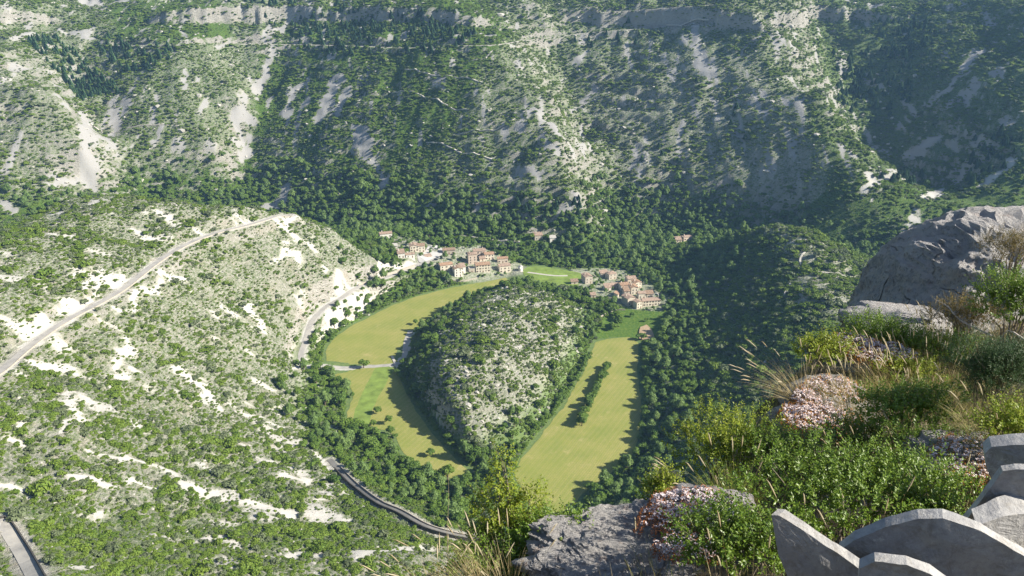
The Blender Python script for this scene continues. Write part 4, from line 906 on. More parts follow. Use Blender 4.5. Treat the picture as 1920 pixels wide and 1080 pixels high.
# ------------------------------------------------------------------ haze
b = MB(); b.box(-1180, 1180, -70, 1710, -8, 312); hz = b.mesh('haze'); m = bpy.data.materials.new('haze'); m.use_nodes = True; nt = m.node_tree; nt.nodes.clear()
pv = nt.nodes.new('ShaderNodeVolumePrincipled'); pv.inputs['Color'].default_value = (.33, .60, 1, 1); pv.inputs['Density'].default_value = .000085; pv.inputs['Anisotropy'].default_value = .1
oo = nt.nodes.new('ShaderNodeOutputMaterial'); nt.links.new(pv.outputs[0], oo.inputs['Volume']); hz.materials.append(m); tag(link('haze', hz), 'thin blue summer haze', kind='stuff')

# ------------------------------------------------------------------ things that still share a label are told apart by their order from the left
ORD = ['leftmost', 'second from left', 'third from left', 'fourth from left', 'fifth from left', 'sixth from left', 'seventh from left', 'eighth from left', 'ninth from left', 'tenth from left', 'eleventh from left', 'twelfth from left']
def order_labels():
    by = {}
    for o in SC.objects:
        if o.parent is None and 'label' in o and o.get('group'): by.setdefault(o['label'], []).append(o)
    for lb, L in by.items():
        if 1 < len(L):
            L.sort(key=lambda o: project(*o.location)[1])
            rows = 1 if len(L) <= 12 else 2 if len(L) <= 24 else 3
            for rr in range(rows):
                part_ = sorted(L[rr*len(L)//rows:(rr+1)*len(L)//rows], key=lambda o: project(*o.location)[0]); pre = '' if rows == 1 else [['farther', 'nearer'], ['farthest', 'middle', 'nearest']][rows-2][rr] + ' ones, '
                if len(part_) > 12: continue
                for i, o in enumerate(part_): o['label'] = lb.replace(', ', ' ') + ', ' + pre + (ORD[i] if i < len(part_)-1 or i == 0 else 'rightmost')
order_labels()

# ==================================================================== the near ledge the photo is taken from
EDGE_L = [(-3.0, 2.2), (-1.0, 3.0), (-.35, 3.45), (.2, 3.85), (.95, 4.6), (1.75, 5.2), (2.25, 6.2), (3.2, 7.6), (4.4, 9.3), (6.5, 11.5), (12, 14)]
ANCH = [(1190,1085,3.75),(1320,1000,4.1),(1570,800,5.8),(1660,680,6.6),(1820,870,4.3),(1352,925,5.2),(1590,1010,3.75),(1370,1085,3.35),(1232,965,4.6),(1050,1080,4.1),(1630,705,6.9),(1740,715,6.7),(1535,705,6.5),(1845,790,5.3),
        (1700,830,5.0),(1895,640,6.4),(1800,650,6.8),(1500,745,5.9),(1375,945,4.5),(885,1105,3.7),(1740,745,6.0),(1900,820,4.4),(1780,960,3.9),(1690,620,7.8),(1850,620,8.3),(1500,870,5.0),(1450,980,4.1),(1600,1100,3.0),(1750,1100,3.0),(1900,1080,3.2),(1905,900,3.9)]
_AP = np.array([tuple(at_y(*a)) for a in ANCH] + [(-2, 1.0, 298.2), (0, 0, 298.3), (3, .5, 298.3), (0, 2.5, 297.45), (-1.2, 3.0, 296.7), (6, 4, 297.6), (6, 8, 297.0), (5, 12, 296.0), (9, 6, 298.0), (2.0, 9.0, 296.0)])
_AD = np.sqrt(((_AP[:, None, :2]-_AP[None, :, :2])**2).sum(-1)); _na = len(_AP); _AA = np.zeros((_na+3, _na+3)); _AA[:_na, :_na] = -_AD + np.eye(_na)*.12
_AA[:_na, _na] = 1; _AA[:_na, _na+1:] = _AP[:, :2]; _AA[_na, :_na] = 1; _AA[_na+1:, :_na] = _AP[:, :2].T
_AW = np.linalg.solve(_AA, np.concatenate([_AP[:, 2], [0, 0, 0]]))
def ledge_h(x, y):
    x = np.asarray(x, float); y = np.asarray(y, float)
    z = _AW[_na] + x*_AW[_na+1] + y*_AW[_na+2]
    for k in range(_na): z = z - np.hypot(x-_AP[k, 0], y-_AP[k, 1])*_AW[k]
    z = np.maximum(z, 295.5) - .06
    d, _, fr = line_dist([(a, b, 0) for a, b in EDGE_L], x, y)
    ey = np.interp(x, [p[0] for p in EDGE_L], [p[1] for p in EDGE_L]); out = y > ey
    z = z + (fbm(x*1.3+5, y*1.3, 4)-.5)*.12 + (fbm(x*5, y*5+9, 3)-.5)*.05
    return np.where(out, z - 1.5*np.minimum(d, .3)*d/.3 - d*.9, z)
def lh(u, v, ymax=16):
    d = ray(u, v)
    for y in np.arange(1.2, ymax, .02):
        t = y/d.y; x = d.x*t; z = CAMH+d.z*t
        if z < float(ledge_h(x, y)): return Vector((x, y, z))
    return at_y(u, v, 6)
gx = np.arange(-9, 14, .07); gy = np.arange(-3, 17, .07); LX, LY = np.meshgrid(gx, gy); LZ = ledge_h(LX, LY)
n1, n0 = LX.shape; ii = np.arange((n1-1)*(n0-1)); aa = (ii//(n0-1))*n0 + ii % (n0-1)
lme = fastmesh('cliff_ledge', np.stack([LX.ravel(), LY.ravel(), LZ.ravel()], 1), np.stack([aa, aa+1, aa+n0+1, aa+n0], 1), True)
m, nt, g = newmat('ledge_ground'); P = g.n('ShaderNodeNewGeometry').outputs['Position']
c = g.ramp(g.noise(P, 2.2, 6, .7), [(.35, (.07, .055, .035)), (.5, (.14, .11, .07)), (.62, (.32, .28, .22)), (.75, (.45, .42, .37))])
c = g.mix(g.ramp(g.noise(P, 5, 5), [(.5, 0.0), (.65, .7)]), c, (.10, .12, .035)); g.out(c, .95, g.bump(g.noise(P, 14, 8, .75), .9, .06), .1)
ledge = link('cliff_ledge', lme, m); tag(ledge, kind='structure')

def lichenmat(name, base, white=.6, dark=.5, orange=.0, scale=1.0, bump=1.0):
    m, nt, g = newmat(name); P = g.n('ShaderNodeTexCoord').outputs['Object']
    c = g.ramp(g.noise(P, 1.8*scale, 6, .6), [(.3, tuple(x*.7 for x in base)), (.7, tuple(min(1, x*1.25) for x in base))])
    c = g.mix(g.math('MULTIPLY', g.ramp(g.noise(P, 6*scale, 6, .75), [(.46, 0.0), (.56, 1.0)]), white), c, (.74, .71, .68))
    c = g.mix(g.math('MULTIPLY', g.ramp(g.noise(P, 9*scale, 7, .8, .6), [(.52, 0.0), (.60, 1.0)]), dark), c, (.06, .06, .065))
    nz = g.n('ShaderNodeSeparateXYZ', i_0=g.n('ShaderNodeNewGeometry').outputs['Normal']).outputs[2]
    c = g.mix(g.math('MULTIPLY', g.ramp(g.math('ADD', nz, g.math('MULTIPLY', g.noise(P, 5*scale, 7, .8), 1.2)), [(.98/2.2, 0.0), (1.25/2.2, 1.0)]) if 0 else g.ramp(g.math('MULTIPLY', g.math('ADD', nz, g.math('MULTIPLY', g.noise(P, 4*scale, 7, .8), 1.6)), .4), [(.52, 0.0), (.60, .8)]), white), c, (.72, .69, .67))
    if orange: c = g.mix(g.math('MULTIPLY', g.ramp(g.noise(P, 3.1*scale, 5, .7), [(.56, 0.0), (.64, 1.0)]), orange), c, (.38, .13, .03))
    wv = g.mix(.3, P, g.n('ShaderNodeTexNoise', i_Vector=P, i_Scale=2.5).outputs['Color'])
    cr = g.ramp(g.n('ShaderNodeTexVoronoi', i_Vector=wv, i_Scale=2.6, feature='DISTANCE_TO_EDGE').outputs['Distance'], [(.0, 1.0), (.02, 0.0)]); cr = g.math('MULTIPLY', cr, g.ramp(g.noise(P, 2.2, 4), [(.52, 0.0), (.6, 1.0)]))
    c = g.mix(g.math('MULTIPLY', cr, .5), c, (.10, .09, .09))
    h = g.math('ADD', g.noise(P, 7*scale, 9, .75), g.math('MULTIPLY', g.noise(P, 30*scale, 5, .7), .35)); h = g.math('SUBTRACT', h, g.math('MULTIPLY', cr, .35))
    g.out(c, .92, g.bump(h, .9*bump, .06), .15); return m
M_LICH = lichenmat('lichen_limestone', (.60, .61, .64), .95, .5, .2, 2.4, 1.8)
M_CRUST = lichenmat('lichen_crust', (.74, .70, .66), .95, .38, .3, 3.2, 1.6)
def rock(name, label, center, size, seed, mat, sub=5, amp=.22, rotz=0, flat_=.8, lean=0.0, freq=1.6, up=0.0, cat='rock'):
    v, f = icos(sub); r = np.random.default_rng(seed); o = r.random(3)*50
    v = np.sign(v)*np.abs(v)**flat_
    n = (fbm(v[:, 0]*freq+o[0]+v[:, 2]*.7, v[:, 1]*freq+o[1]+v[:, 2]*1.3, 5)-.5)*2*amp + (ridged(v[:, 0]*freq*2+o[2]+v[:, 2], v[:, 1]*freq*2+v[:, 2]*2, 4)-.5)*amp*.7
    n = n + (ridged(v[:, 0]*5+v[:, 2]*3+o[0], v[:, 1]*5-v[:, 2]*4+o[1], 4)-.55)*.09*min(1, amp*4)
    v = v*(1+n)[:, None]*np.array(size); v[:, 0] += lean*v[:, 2]; v[:, 2] += up*v[:, 0]
    ca, sa = math.cos(rotz), math.sin(rotz); v = np.stack([v[:, 0]*ca-v[:, 1]*sa, v[:, 0]*sa+v[:, 1]*ca, v[:, 2]], 1)
    o_ = link(name, fastmesh(name, v, f, sub < 6), mat, None, center); return tag(o_, label, cat)
# the boulder on the right
bc = at_y(1830, 560, 8.3)
rock('limestone_boulder', 'big weathered grey limestone boulder with white crusted top at the right edge', bc+Vector((.16, .15, -.12)), (1.12, 1.0, .93), 21, M_LICH, 6, .24, .1, .58, .45, 1.5)
rock('limestone_boulder', 'low grey rock at the shaded foot of the big boulder', at_y(1690, 606, 7.6), (.55, .4, .16), 22, M_LICH, 5, .25)
rock('limestone_boulder', 'flat crusted rock with stonecrop at the bottom centre', at_y(1190, 1075, 3.75)+Vector((0, .14, -.04)), (.60, .46, .15), 23, M_CRUST, 6, .26, .35, .7, .2, 3.2, -.10)
rock('limestone_boulder', 'pale crusted rock under the red stonecrop, behind the flat one', at_y(1320, 990, 4.1)+Vector((0, .1, -.10)), (.36, .28, .22), 24, M_CRUST, 5, .3, .2, .8, 0, 2.2)
rock('limestone_boulder', 'pale flowered rock beside the pale grass tuft', at_y(1570, 770, 5.8)+Vector((0, .1, -.16)), (.50, .5, .26), 25, M_CRUST, 5, .3, .6, .8, .2, 2)
rock('limestone_boulder', 'small pale rock among dry grass below the big boulder', at_y(1660, 668, 6.6)+Vector((0, .1, -.1)), (.30, .3, .14), 26, M_CRUST, 5, .3)
rock('limestone_boulder', 'white flat rock in the grass left of the slabs', at_y(1820, 850, 4.3)+Vector((0, .1, -.08)), (.30, .25, .09), 27, M_CRUST, 5, .3)
# slabs standing on edge at the bottom right: outline in the slab's own plane, real thickness
m, nt, g = newmat('grey_slab_stone'); M_SLAB = m; P = g.n('ShaderNodeTexCoord').outputs['Object']
c = g.ramp(g.noise(P, 3.5, 6, .6), [(.3, (.26, .26, .27)), (.5, (.36, .355, .35)), (.7, (.46, .445, .42))])
vo = g.n('ShaderNodeTexVoronoi', i_Vector=P, i_Scale=7.0).outputs['Distance']; c = g.mix(g.ramp(vo, [(.10, .55), (.2, 0.0)]), c, (.17, .17, .18))
c = g.mix(g.ramp(g.noise(P, 28, 5, .75), [(.35, .35), (.5, 0.0)]), c, (.2, .19, .19))
c = g.mix(g.ramp(g.noise(P, 5.5, 8, .8, .8), [(.5, 0.0), (.62, .7)]), c, (.22, .20, .17))
c = g.mix(g.ramp(g.noise(P, 9, 7, .85), [(.56, 0.0), (.64, .6)]), c, (.62, .60, .56))
g.out(c, .9, g.bump(g.math('ADD', g.noise(P, 12, 8, .7), g.math('MULTIPLY', g.noise(P, 60, 4), .3)), .6, .02), .15)
def slab(label, px, y, thick, back=(.2, 1.0, .25), tilt=0.0, seed=1, name='limestone_slab'):
    """px: outline of the face in the photo; y: distance of its plane; tilt: plane recedes to the right"""
    r = random.Random(seed); L = []
    for i, (u, v) in enumerate(px):
        p = at_y(u, v, y); p = at_y(u, v, y+tilt*(p.x-at_y(px[0][0], px[0][1], y).x)); L.append(p)
    # refine the outline with chipped edges
    pts = []
    for i, p in enumerate(L):
        q = L[(i+1) % len(L)]; n = max(1, int((q-p).length/.025))
        for k in range(n): t = k/n; w_ = p.lerp(q, t); pts.append(w_ + Vector((float(vnoise(w_.x*8, w_.z*8))-.5, 0, float(fbm(w_.x*20+9, w_.z*20, 4))-.5))*.006)
    cen = sum(pts, Vector())/len(pts); bk = Vector(back).normalized()*thick; bm = bmesh.new(); rows = []
    for s, off in ((.993, -.002), (1.0, 0.004), (1.0, 1.0), (.99, 1.02)):
        rows.append([bm.verts.new(cen+(p-cen)*s+bk*off*((.55+.9*float(fbm(p.x*3+seed*3, p.z*3, 2))) if off > .5 else 1)+Vector((r.uniform(-1, 1), r.uniform(-1, 1), r.uniform(-1, 1)))*.0006-cen) for p in pts])
    n = len(pts)
    for a, b_ in zip(rows, rows[1:]):
        for k in range(n): bm.faces.new((a[k], a[(k+1) % n], b_[(k+1) % n], b_[k]))
    nb = Vector(back).normalized(); prev = rows[0]
    for s in (.88, .74, .58, .42, .26, .12):
        ring = []
        for p in pts:
            w_ = cen+(p-cen)*s; dz = (float(ridged(np.float64(w_.x*4+seed), np.float64(w_.z*4+w_.x*2), 4))-.5)*.030*min(1, (1-s)*5); ring.append(bm.verts.new(w_+nb*dz-cen))
        for k in range(n): bm.faces.new((prev[k], ring[k], ring[(k+1) % n], prev[(k+1) % n]))
        prev = ring
    bm.faces.new(prev); bm.faces.new(rows[-1]); bmesh.ops.recalc_face_normals(bm, faces=bm.faces)
    me = bpy.data.meshes.new(name); bm.to_mesh(me); bm.free(); o = link(name, me, M_SLAB, None, cen); tag(o, label, 'rock', 'limestone slabs at the lower right'); return o
slab('blade shaped grey slab, leftmost of the slabs, standing on its point', [(1446,966),(1460,966),(1500,990),(1560,1030),(1610,1066),(1660,1100),(1660,1180),(1520,1180),(1480,1090),(1458,1040)], 2.7, .042, (.8, .6, .3), -.18, 1)
slab('wide grey slab with wavy sunlit ridge behind the blade shaped one', [(1572,1034),(1600,1014),(1660,988),(1722,973),(1768,972),(1840,996),(1925,1045),(1990,1100),(1990,1200),(1580,1200),(1560,1080)], 2.75, .052, (.35, .9, .15), -.22, 2)
slab('tall pointed blue-grey slab leaning at the right edge', [(1800,990),(1835,945),(1868,900),(1880,883),(1905,880),(1990,884),(1990,1010),(1900,1010)], 3.15, .05, (.3, .9, .0), -.2, 3)
slab('dark slab end, topmost of the slabs at the right edge', [(1846,850),(1860,838),(1900,834),(1990,834),(1990,930),(1890,910),(1866,912),(1850,880)], 3.5, .075, (.3, .9, .15), -.3, 4)
slab('rough brownish slab lowest at the bottom edge', [(1612,1066),(1640,1053),(1700,1059),(1745,1076),(1790,1110),(1790,1180),(1600,1180)], 2.45, .04, (.3, .9, .2), -.2, 5)
slab('sloping slab between the wide and the pointed one', [(1830,985),(1880,968),(1925,962),(1990,960),(1990,1060),(1930,1045),(1880,1012)], 2.95, .10, (.2, .9, .2), .3, 6)

# ------------------------------------------------------------------ box shrubs: stems, twigs with paired leaves
M_BOX = leafmat('box_leaves', (.065, .135, .014), (.13, .23, .022), (.26, .34, .035), .3, 2.0, .42, .45)
M_BOXL = leafmat('young_box_leaves', (.15, .24, .02), (.24, .32, .03), (.42, .40, .05), .35, 2.0, .45, .35)
M_DARKB = leafmat('dark_juniper_leaves', (.020, .050, .016), (.035, .080, .02), (.06, .11, .03), .1, 2.0, .5, .3)
M_BROWNB = leafmat('brownish_heath_leaves', (.13, .13, .045), (.20, .16, .06), (.26, .16, .06), .2, 2.0, .7, .2)
M_TWIG = simple('grey_twig', (.24, .20, .16), .25, 20)
def norm(a): return a/np.maximum(np.linalg.norm(a, axis=-1, keepdims=True), 1e-9)
def twigs(r, base, dirs, length, nleaf, ll, lw):
    """leaf faces for many twigs at once"""
    n = len(base); V = []; up = np.array([0, 0, 1.0])
    k = np.arange(nleaf); t = (k+1)/nleaf
    pos = base[:, None]+dirs[:, None]*(t[None, :, None]*length[:, None, None]) + up*(t**2*.12)[None, :, None]*length[:, None, None]
    side = norm(np.cross(dirs, r.normal(size=(n, 3)))); s2 = np.cross(dirs, side)
    ang = k*math.pi + (k//2)*1.57 + .2; sd = side[:, None]*np.cos(ang)[None, :, None] + s2[:, None]*np.sin(ang)[None, :, None]
    ld = norm(sd*1.05 + dirs[:, None]*.5 + up*.15 + r.normal(size=pos.shape)*.22); wd = norm(np.cross(ld, norm(dirs[:, None]*.6+up*.8+r.normal(size=pos.shape)*.3)))
    L = ll*r.uniform(.65, 1.2, pos.shape[:2])[..., None]*(1-.25*t)[None, :, None]; W = lw/ll*L; nn = np.cross(ld, wd)
    P0 = pos; P1 = pos+ld*L*.5+wd*W*.5+nn*W*.2; P2 = pos+ld*L; P3 = pos+ld*L*.5-wd*W*.5+nn*W*.2
    q = np.stack([P0, P1, P2, P3], 2).reshape(-1, 3); i = np.arange(len(q)//4)[:, None]*4
    return q, np.concatenate([i+np.array([0, 1, 2]), i+np.array([0, 2, 3])])
def bush(label, u, v, y, w, h, n, mat, seed, ll=.024, lw=.014, depth=.8, lob=6, foot=None, stems=5, tl=.13, shapes=None, cat='shrub', group=None, name='box_shrub', core=.55):
    """u,v: photo position of the foot; w,h in metres"""
    if mat in (M_BOX, M_BOXL): ll = max(ll, .024)*1.1; lw = ll*.56; n = int(n*.85)
    r = np.random.default_rng(seed); c0 = at_y(u, v, y); root = link(name, None, None, None, c0); root.empty_display_size = .1; tag(root, label, cat, group)
    if shapes is None:
        shapes = []
        for k in range(lob):
            a = k*2.4+r.random(); q = math.sqrt((k+.3)/lob)*.33; s = r.uniform(.26, .36)
            shapes.append((q*math.cos(a)*w*1.25, q*math.sin(a)*w*depth, h*r.uniform(.42, .72), s*w, s*w*depth, h*r.uniform(.28, .36)))
    S = np.array(shapes); ar = S[:, 3]*S[:, 5]; pk = r.choice(len(S), n, p=ar/ar.sum()); d = norm(r.normal(size=(n, 3))); d[:, 2] = np.where(d[:, 2] < -.3, -d[:, 2], d[:, 2])
    base = S[pk, :3]+d*S[pk, 3:]*(r.uniform(.35, 1.0, n)**.5)[:, None]; dr = norm(d*1.1+np.array([0, 0, .5])+r.normal(size=(n, 3))*.45); ln = tl*.85*r.uniform(.5, 1.3, n)
    q, f = twigs(r, base, dr, ln, 14, ll, lw); link('foliage', fastmesh('foliage', q, f), mat, root)
    b = MB()
    for k in range(stems*3):
        j = int(r.integers(len(S))); e = Vector(S[j, :3]) + Vector(d[k % n])*.6*float(S[j, 3]); mid = e*.5+Vector(r.normal(size=3)*.04*w); b.tube([(e.x*.2, e.y*.2, -.12), mid, e], [.012*h+.003, .006*h+.002, .0015], 5, False)
    for k in r.choice(n, min(n, 160), replace=False): b.tube([base[k]-dr[k]*.04, base[k]+dr[k]*ln[k]], [.0014, .0007], 3, False)
    b.obj('stem', M_TWIG, root); return root
bush('tall slim sunlit box shrub at the bottom centre, spires against the meadow', 960, 1095, 4.35, .62, 1.25, 560, M_BOXL, 31, .021, .012, stems=6, tl=.12,
     shapes=[(-.05,0,.30,.20,.16,.28),(-.10,0,.62,.12,.11,.20),(-.075,0,.84,.075,.07,.14),(.10,.02,.55,.11,.1,.17),(.02,0,.42,.16,.14,.2),(.20,0,.42,.09,.08,.10),(-.22,0,.34,.09,.08,.12),(.14,0,.72,.045,.045,.09),(.28,0,.36,.06,.06,.06),(-.07,0,1.0,.03,.03,.06),(-.2,0,.56,.06,.05,.09)], name='box_shrub')
bush('yellow-green box shrub standing on the cliff edge before the shaded slope', 1352, 925, 5.2, .66, .72, 620, M_BOXL, 32, lob=9)
bush('wide low box shrub spreading above the slabs', 1590, 1010, 3.75, 1.15, .50, 1250, M_BOX, 33, .022, .0115, .7, 12)
bush('box shrub filling the corner left of the blade shaped slab', 1370, 1085, 3.35, .62, .38, 560, M_BOX, 34, .021, .011, .6, 8)
bush('small pale green box shrub beside the flat crusted rock', 1232, 965, 4.6, .20, .30, 110, M_BOXL, 35, lob=4, stems=3)
bush('low box shrub left of the flat crusted rock', 1050, 1080, 4.1, .60, .42, 420, M_BOX, 36, lob=7)
bush('dim low box shrub at the very bottom left of the ledge', 930, 1110, 4.0, .55, .30, 300, M_BOX, 37, lob=6)
bush('bushy box shrub in front of the big boulder, left half', 1630, 705, 6.9, .85, .62, 620, M_BOX, 38, .024, .013, .6, 9)
bush('bushy box shrub in front of the big boulder, right half', 1740, 715, 6.7, .75, .52, 520, M_BOX, 39, .024, .013, .6, 8)
bush('small bright box shrub left of the dry grass', 1535, 705, 6.5, .42, .40, 280, M_BOXL, 40, .023, .012, .6, 6)
bush('dark dense juniper bush near the right edge', 1848, 800, 4.8, .62, .66, 2200, M_DARKB, 41, .020, .005, .6, 9, tl=.10, name='juniper_bush')
bush('shady green bush in the middle of the grass', 1700, 830, 5.0, .70, .42, 560, M_BOX, 42, .021, .011, .6, 8)
bush('brownish heath bush growing on the big boulder', 1895, 520, 7.2, .60, .46, 700, M_BROWNB, 43, .017, .006, .6, 8, name='heath_bush')
bush('green bush at the right edge under the heath bush', 1895, 640, 6.4, .80, .62, 760, M_BOX, 44, .022, .010, .6, 9)
bush('loose olive bush between boulder and right edge', 1800, 650, 6.8, .62, .46, 420, M_BROWNB, 45, .020, .009, .6, 7)
bush('small green bush behind the pointed slab', 1745, 1010, 3.5, .34, .22, 170, M_BOX, 46, lob=4, stems=2)

bush('box shrub between the yellow-green shrub and the pale flowered rock', 1475, 905, 4.9, .50, .34, 380, M_BOX, 47, lob=7)
bush('low green bush beneath the juniper bush', 1760, 885, 4.5, .60, .26, 380, M_BOX, 48, lob=7)
bush('yellowish box shrub at the right edge above the slab end', 1895, 850, 4.2, .45, .26, 260, M_BOXL, 49, lob=6)
bush('box shrub between the golden grass and the shady bush', 1600, 870, 5.1, .46, .34, 330, M_BOX, 50, lob=7)
bush('light green box shrub left of the golden grass', 1690, 735, 6.3, .46, .30, 300, M_BOXL, 51, lob=6)
# ------------------------------------------------------------------ grasses
def grassmat(name, a, b_, c_):
    m, nt, g = newmat(name); isl = g.n('ShaderNodeNewGeometry').outputs['Random Per Island']
    c = g.ramp(isl, [(.0, a), (.5, b_), (1.0, c_)]); b = g.n('ShaderNodeBsdfPrincipled', i_Roughness=.6); b.inputs['Specular IOR Level'].default_value = .25; nt.links.new(c, b.inputs[0])
    t = g.n('ShaderNodeBsdfTranslucent'); nt.links.new(c, t.inputs[0]); ms = g.n('ShaderNodeMixShader', i_0=.35); nt.links.new(b.outputs[0], ms.inputs[1]); nt.links.new(t.outputs[0], ms.inputs[2])
    o = g.n('ShaderNodeOutputMaterial'); nt.links.new(ms.outputs[0], o.inputs[0]); return m
M_GR = grassmat('green_grass', (.13, .20, .03), (.24, .28, .05), (.42, .38, .14)); M_DRY = grassmat('dry_grass', (.30, .24, .11), (.42, .34, .18), (.52, .44, .27)); M_MIXG = grassmat('mixed_grass', (.16, .21, .04), (.33, .29, .11), (.50, .40, .22))
M_SEED = grassmat('seed_head', (.46, .38, .22), (.54, .46, .30), (.60, .53, .38))
def blades(r, base, dirs, length, width, bend, seg=4):
    n = len(base); t = np.linspace(0, 1, seg+1); side = norm(np.cross(dirs, np.array([0, 0, 1.0])+r.normal(size=(n, 3))*.5)); hor = dirs.copy(); hor[:, 2] = 0
    pos = base[:, None]+dirs[:, None]*(t[None, :, None]*length[:, None, None]) + (hor[:, None]*1.2+np.array([0, 0, -.55]))*(t**2)[None, :, None]*(bend*length)[:, None, None]
    wv = side[:, None]*(width[:, None]*(1-t[None, :]**1.5*.9))[..., None]
    q = np.stack([pos-wv, pos+wv], 2).reshape(n, -1, 3); k = (seg+1)*2; f1 = np.array([[2*i, 2*i+1, 2*i+3] for i in range(seg)]+[[2*i, 2*i+3, 2*i+2] for i in range(seg)])
    f = (np.arange(n)[:, None, None]*k+f1[None]).reshape(-1, 3); return q.reshape(-1, 3), f, pos[:, -1], norm(pos[:, -1]-pos[:, -2])
def tuft(label, u, v, y, rad, h, n, mat, seed, spread=.55, heads=0, headmat=None, lean=(0, 0), bend=.25, width=.0016, head_len=.09, cat='grass tuft', group=None):
    r = np.random.default_rng(seed); c0 = at_y(u, v, y); root = link('grass_tuft', None, None, None, c0); root.empty_display_size = .05; tag(root, label, cat, group)
    a = r.random(n)*6.283; q = np.sqrt(r.random(n))*rad; base = np.stack([q*np.cos(a), q*np.sin(a), np.full(n, -.03)], 1)
    sp = spread*q/rad*.8+.12; dr = norm(np.stack([np.cos(a)*sp+lean[0], np.sin(a)*sp+lean[1], np.ones(n)], 1)+r.normal(size=(n, 3))*.12)
    V, f, _, _ = blades(r, base, dr, h*r.uniform(.5, 1.0, n), width*r.uniform(.7, 1.4, n), bend*r.uniform(.3, 1.3, n)); link('blades', fastmesh('blades', V, f), mat, root)
    if heads:
        a = r.random(heads)*6.283; q = np.sqrt(r.random(heads))*rad; base = np.stack([q*np.cos(a), q*np.sin(a), np.full(heads, -.03)], 1)
        dr = norm(np.stack([np.cos(a)*spread*.6+lean[0], np.sin(a)*spread*.6+lean[1], np.ones(heads)*1.1], 1)+r.normal(size=(heads, 3))*.12)
        V, f, tip, td = blades(r, base, dr, h*r.uniform(1.0, 1.35, heads), np.full(heads, .0010), np.full(heads, bend*.7)); b = MB()
        link('stalks', fastmesh('stalks', V, f), headmat or M_DRY, root)
        for p, d in zip(tip, td):
            L = head_len*r.uniform(.7, 1.2); p = Vector(p); d = Vector(d); b.tube([p-d*.01, p+d*L*.3, p+d*L*.7, p+d*L+Vector((0, 0, -.01))], [.0012, .0048, .0036, .0008], 5, False)
        b.obj('seed_heads', headmat or M_SEED, root)['kind'] = 'stuff'
    return root
tuft('pale feathery grass tuft bending left over the cliff edge', 1500, 745, 5.9, .09, .42, 190, M_DRY, 51, .7, 26, None, (-.45, 0), .5, .0018)
tuft('yellow-green grass tuft with fine stalks in front of the yellow-green shrub', 1375, 945, 4.5, .14, .34, 420, M_GR, 52, .45, 10, None, (-.15, 0), .25, .0011)
tuft('thin tuft with pale ears reaching left from the cliff edge', 1330, 935, 4.7, .06, .34, 40, M_GR, 53, .6, 7, None, (-.65, 0), .3, .0013, .10)
tuft('tuft of dry pale grass at the bottom left', 885, 1105, 3.7, .14, .30, 240, M_DRY, 54, .8, 22, None, (-.5, 0), .5, .0015)
tuft('tuft of dry pale grass with long ears, right of the other at the bottom left', 950, 1105, 3.6, .12, .30, 120, M_DRY, 55, .5, 12, None, (-.1, 0), .4, .0014)
tuft('short dry grass tuft at the lower left end of the ledge', 810, 1120, 3.7, .12, .24, 160, M_DRY, 56, .8, 14, None, (-.3, 0), .5, .0014)
tuft('dry golden grass below the boulder', 1740, 745, 6.0, .46, .36, 1700, M_MIXG, 57, .5, 120, None, (-.1, 0), .3, .0016)
tuft('dry golden grass beside the pale flowered rock', 1625, 770, 5.7, .28, .32, 800, M_MIXG, 58, .5, 60, None, (-.1, 0), .3, .0015)
tuft('green grass patch under the juniper bush', 1800, 880, 4.6, .40, .30, 1100, M_MIXG, 59, .6, 40, None, (-.05, 0), .35, .0013)
tuft('bright grass at the right edge above the slabs', 1900, 820, 4.4, .30, .34, 520, M_MIXG, 60, .6, 14, None, (-.15, 0), .35, .0013)
tuft('long green blades below the shady bush', 1640, 880, 4.7, .30, .32, 420, M_MIXG, 61, .6, 24, None, (0, 0), .3, .0014)
tuft('dry grass between wide low shrub and pointed slab', 1780, 960, 3.9, .28, .24, 620, M_MIXG, 62, .6, 26, None, (-.1, 0), .35, .0012)
tuft('sparse dry stalks before the wide low shrub', 1600, 1050, 3.3, .30, .26, 26, M_DRY, 63, .4, 8, None, (-.1, 0), .2, .0013)
tuft('few straw stalks left of the blade shaped slab', 1400, 1100, 3.1, .18, .30, 16, M_DRY, 64, .25, 6, None, (-.1, 0), .15, .0013)
tuft('thin grass on the crest beside the boulder', 1780, 640, 6.9, .25, .30, 200, M_MIXG, 65, .5, 20, None, (0, 0), .3, .0018)
tuft('green blades at the right edge beside the juniper bush', 1905, 740, 5.2, .2, .3, 110, M_MIXG, 66, .5, 12, None, (-.1, 0), .3, .0014)
tuft('tuft of straw in front of the box shrub corner', 1250, 1100, 3.5, .2, .24, 40, M_MIXG, 67, .5, 4, None, (0, 0), .2, .0014)
# the single long stalk
b = MB(); a = at_y(838, 1000, 4.1); c_ = at_y(841, 888, 4.05); foot = Vector((a.x, a.y, float(ledge_h(a.x, a.y))-.05)); b.tube([foot, a, a.lerp(c_, .5)+Vector((.006, 0, 0)), c_], [.0016, .0014, .0011, .0008], 5)
tag(b.obj('dry_stalk', M_SEED), 'single long straight dry stalk rising alone left of the tall slim shrub', 'stalk')
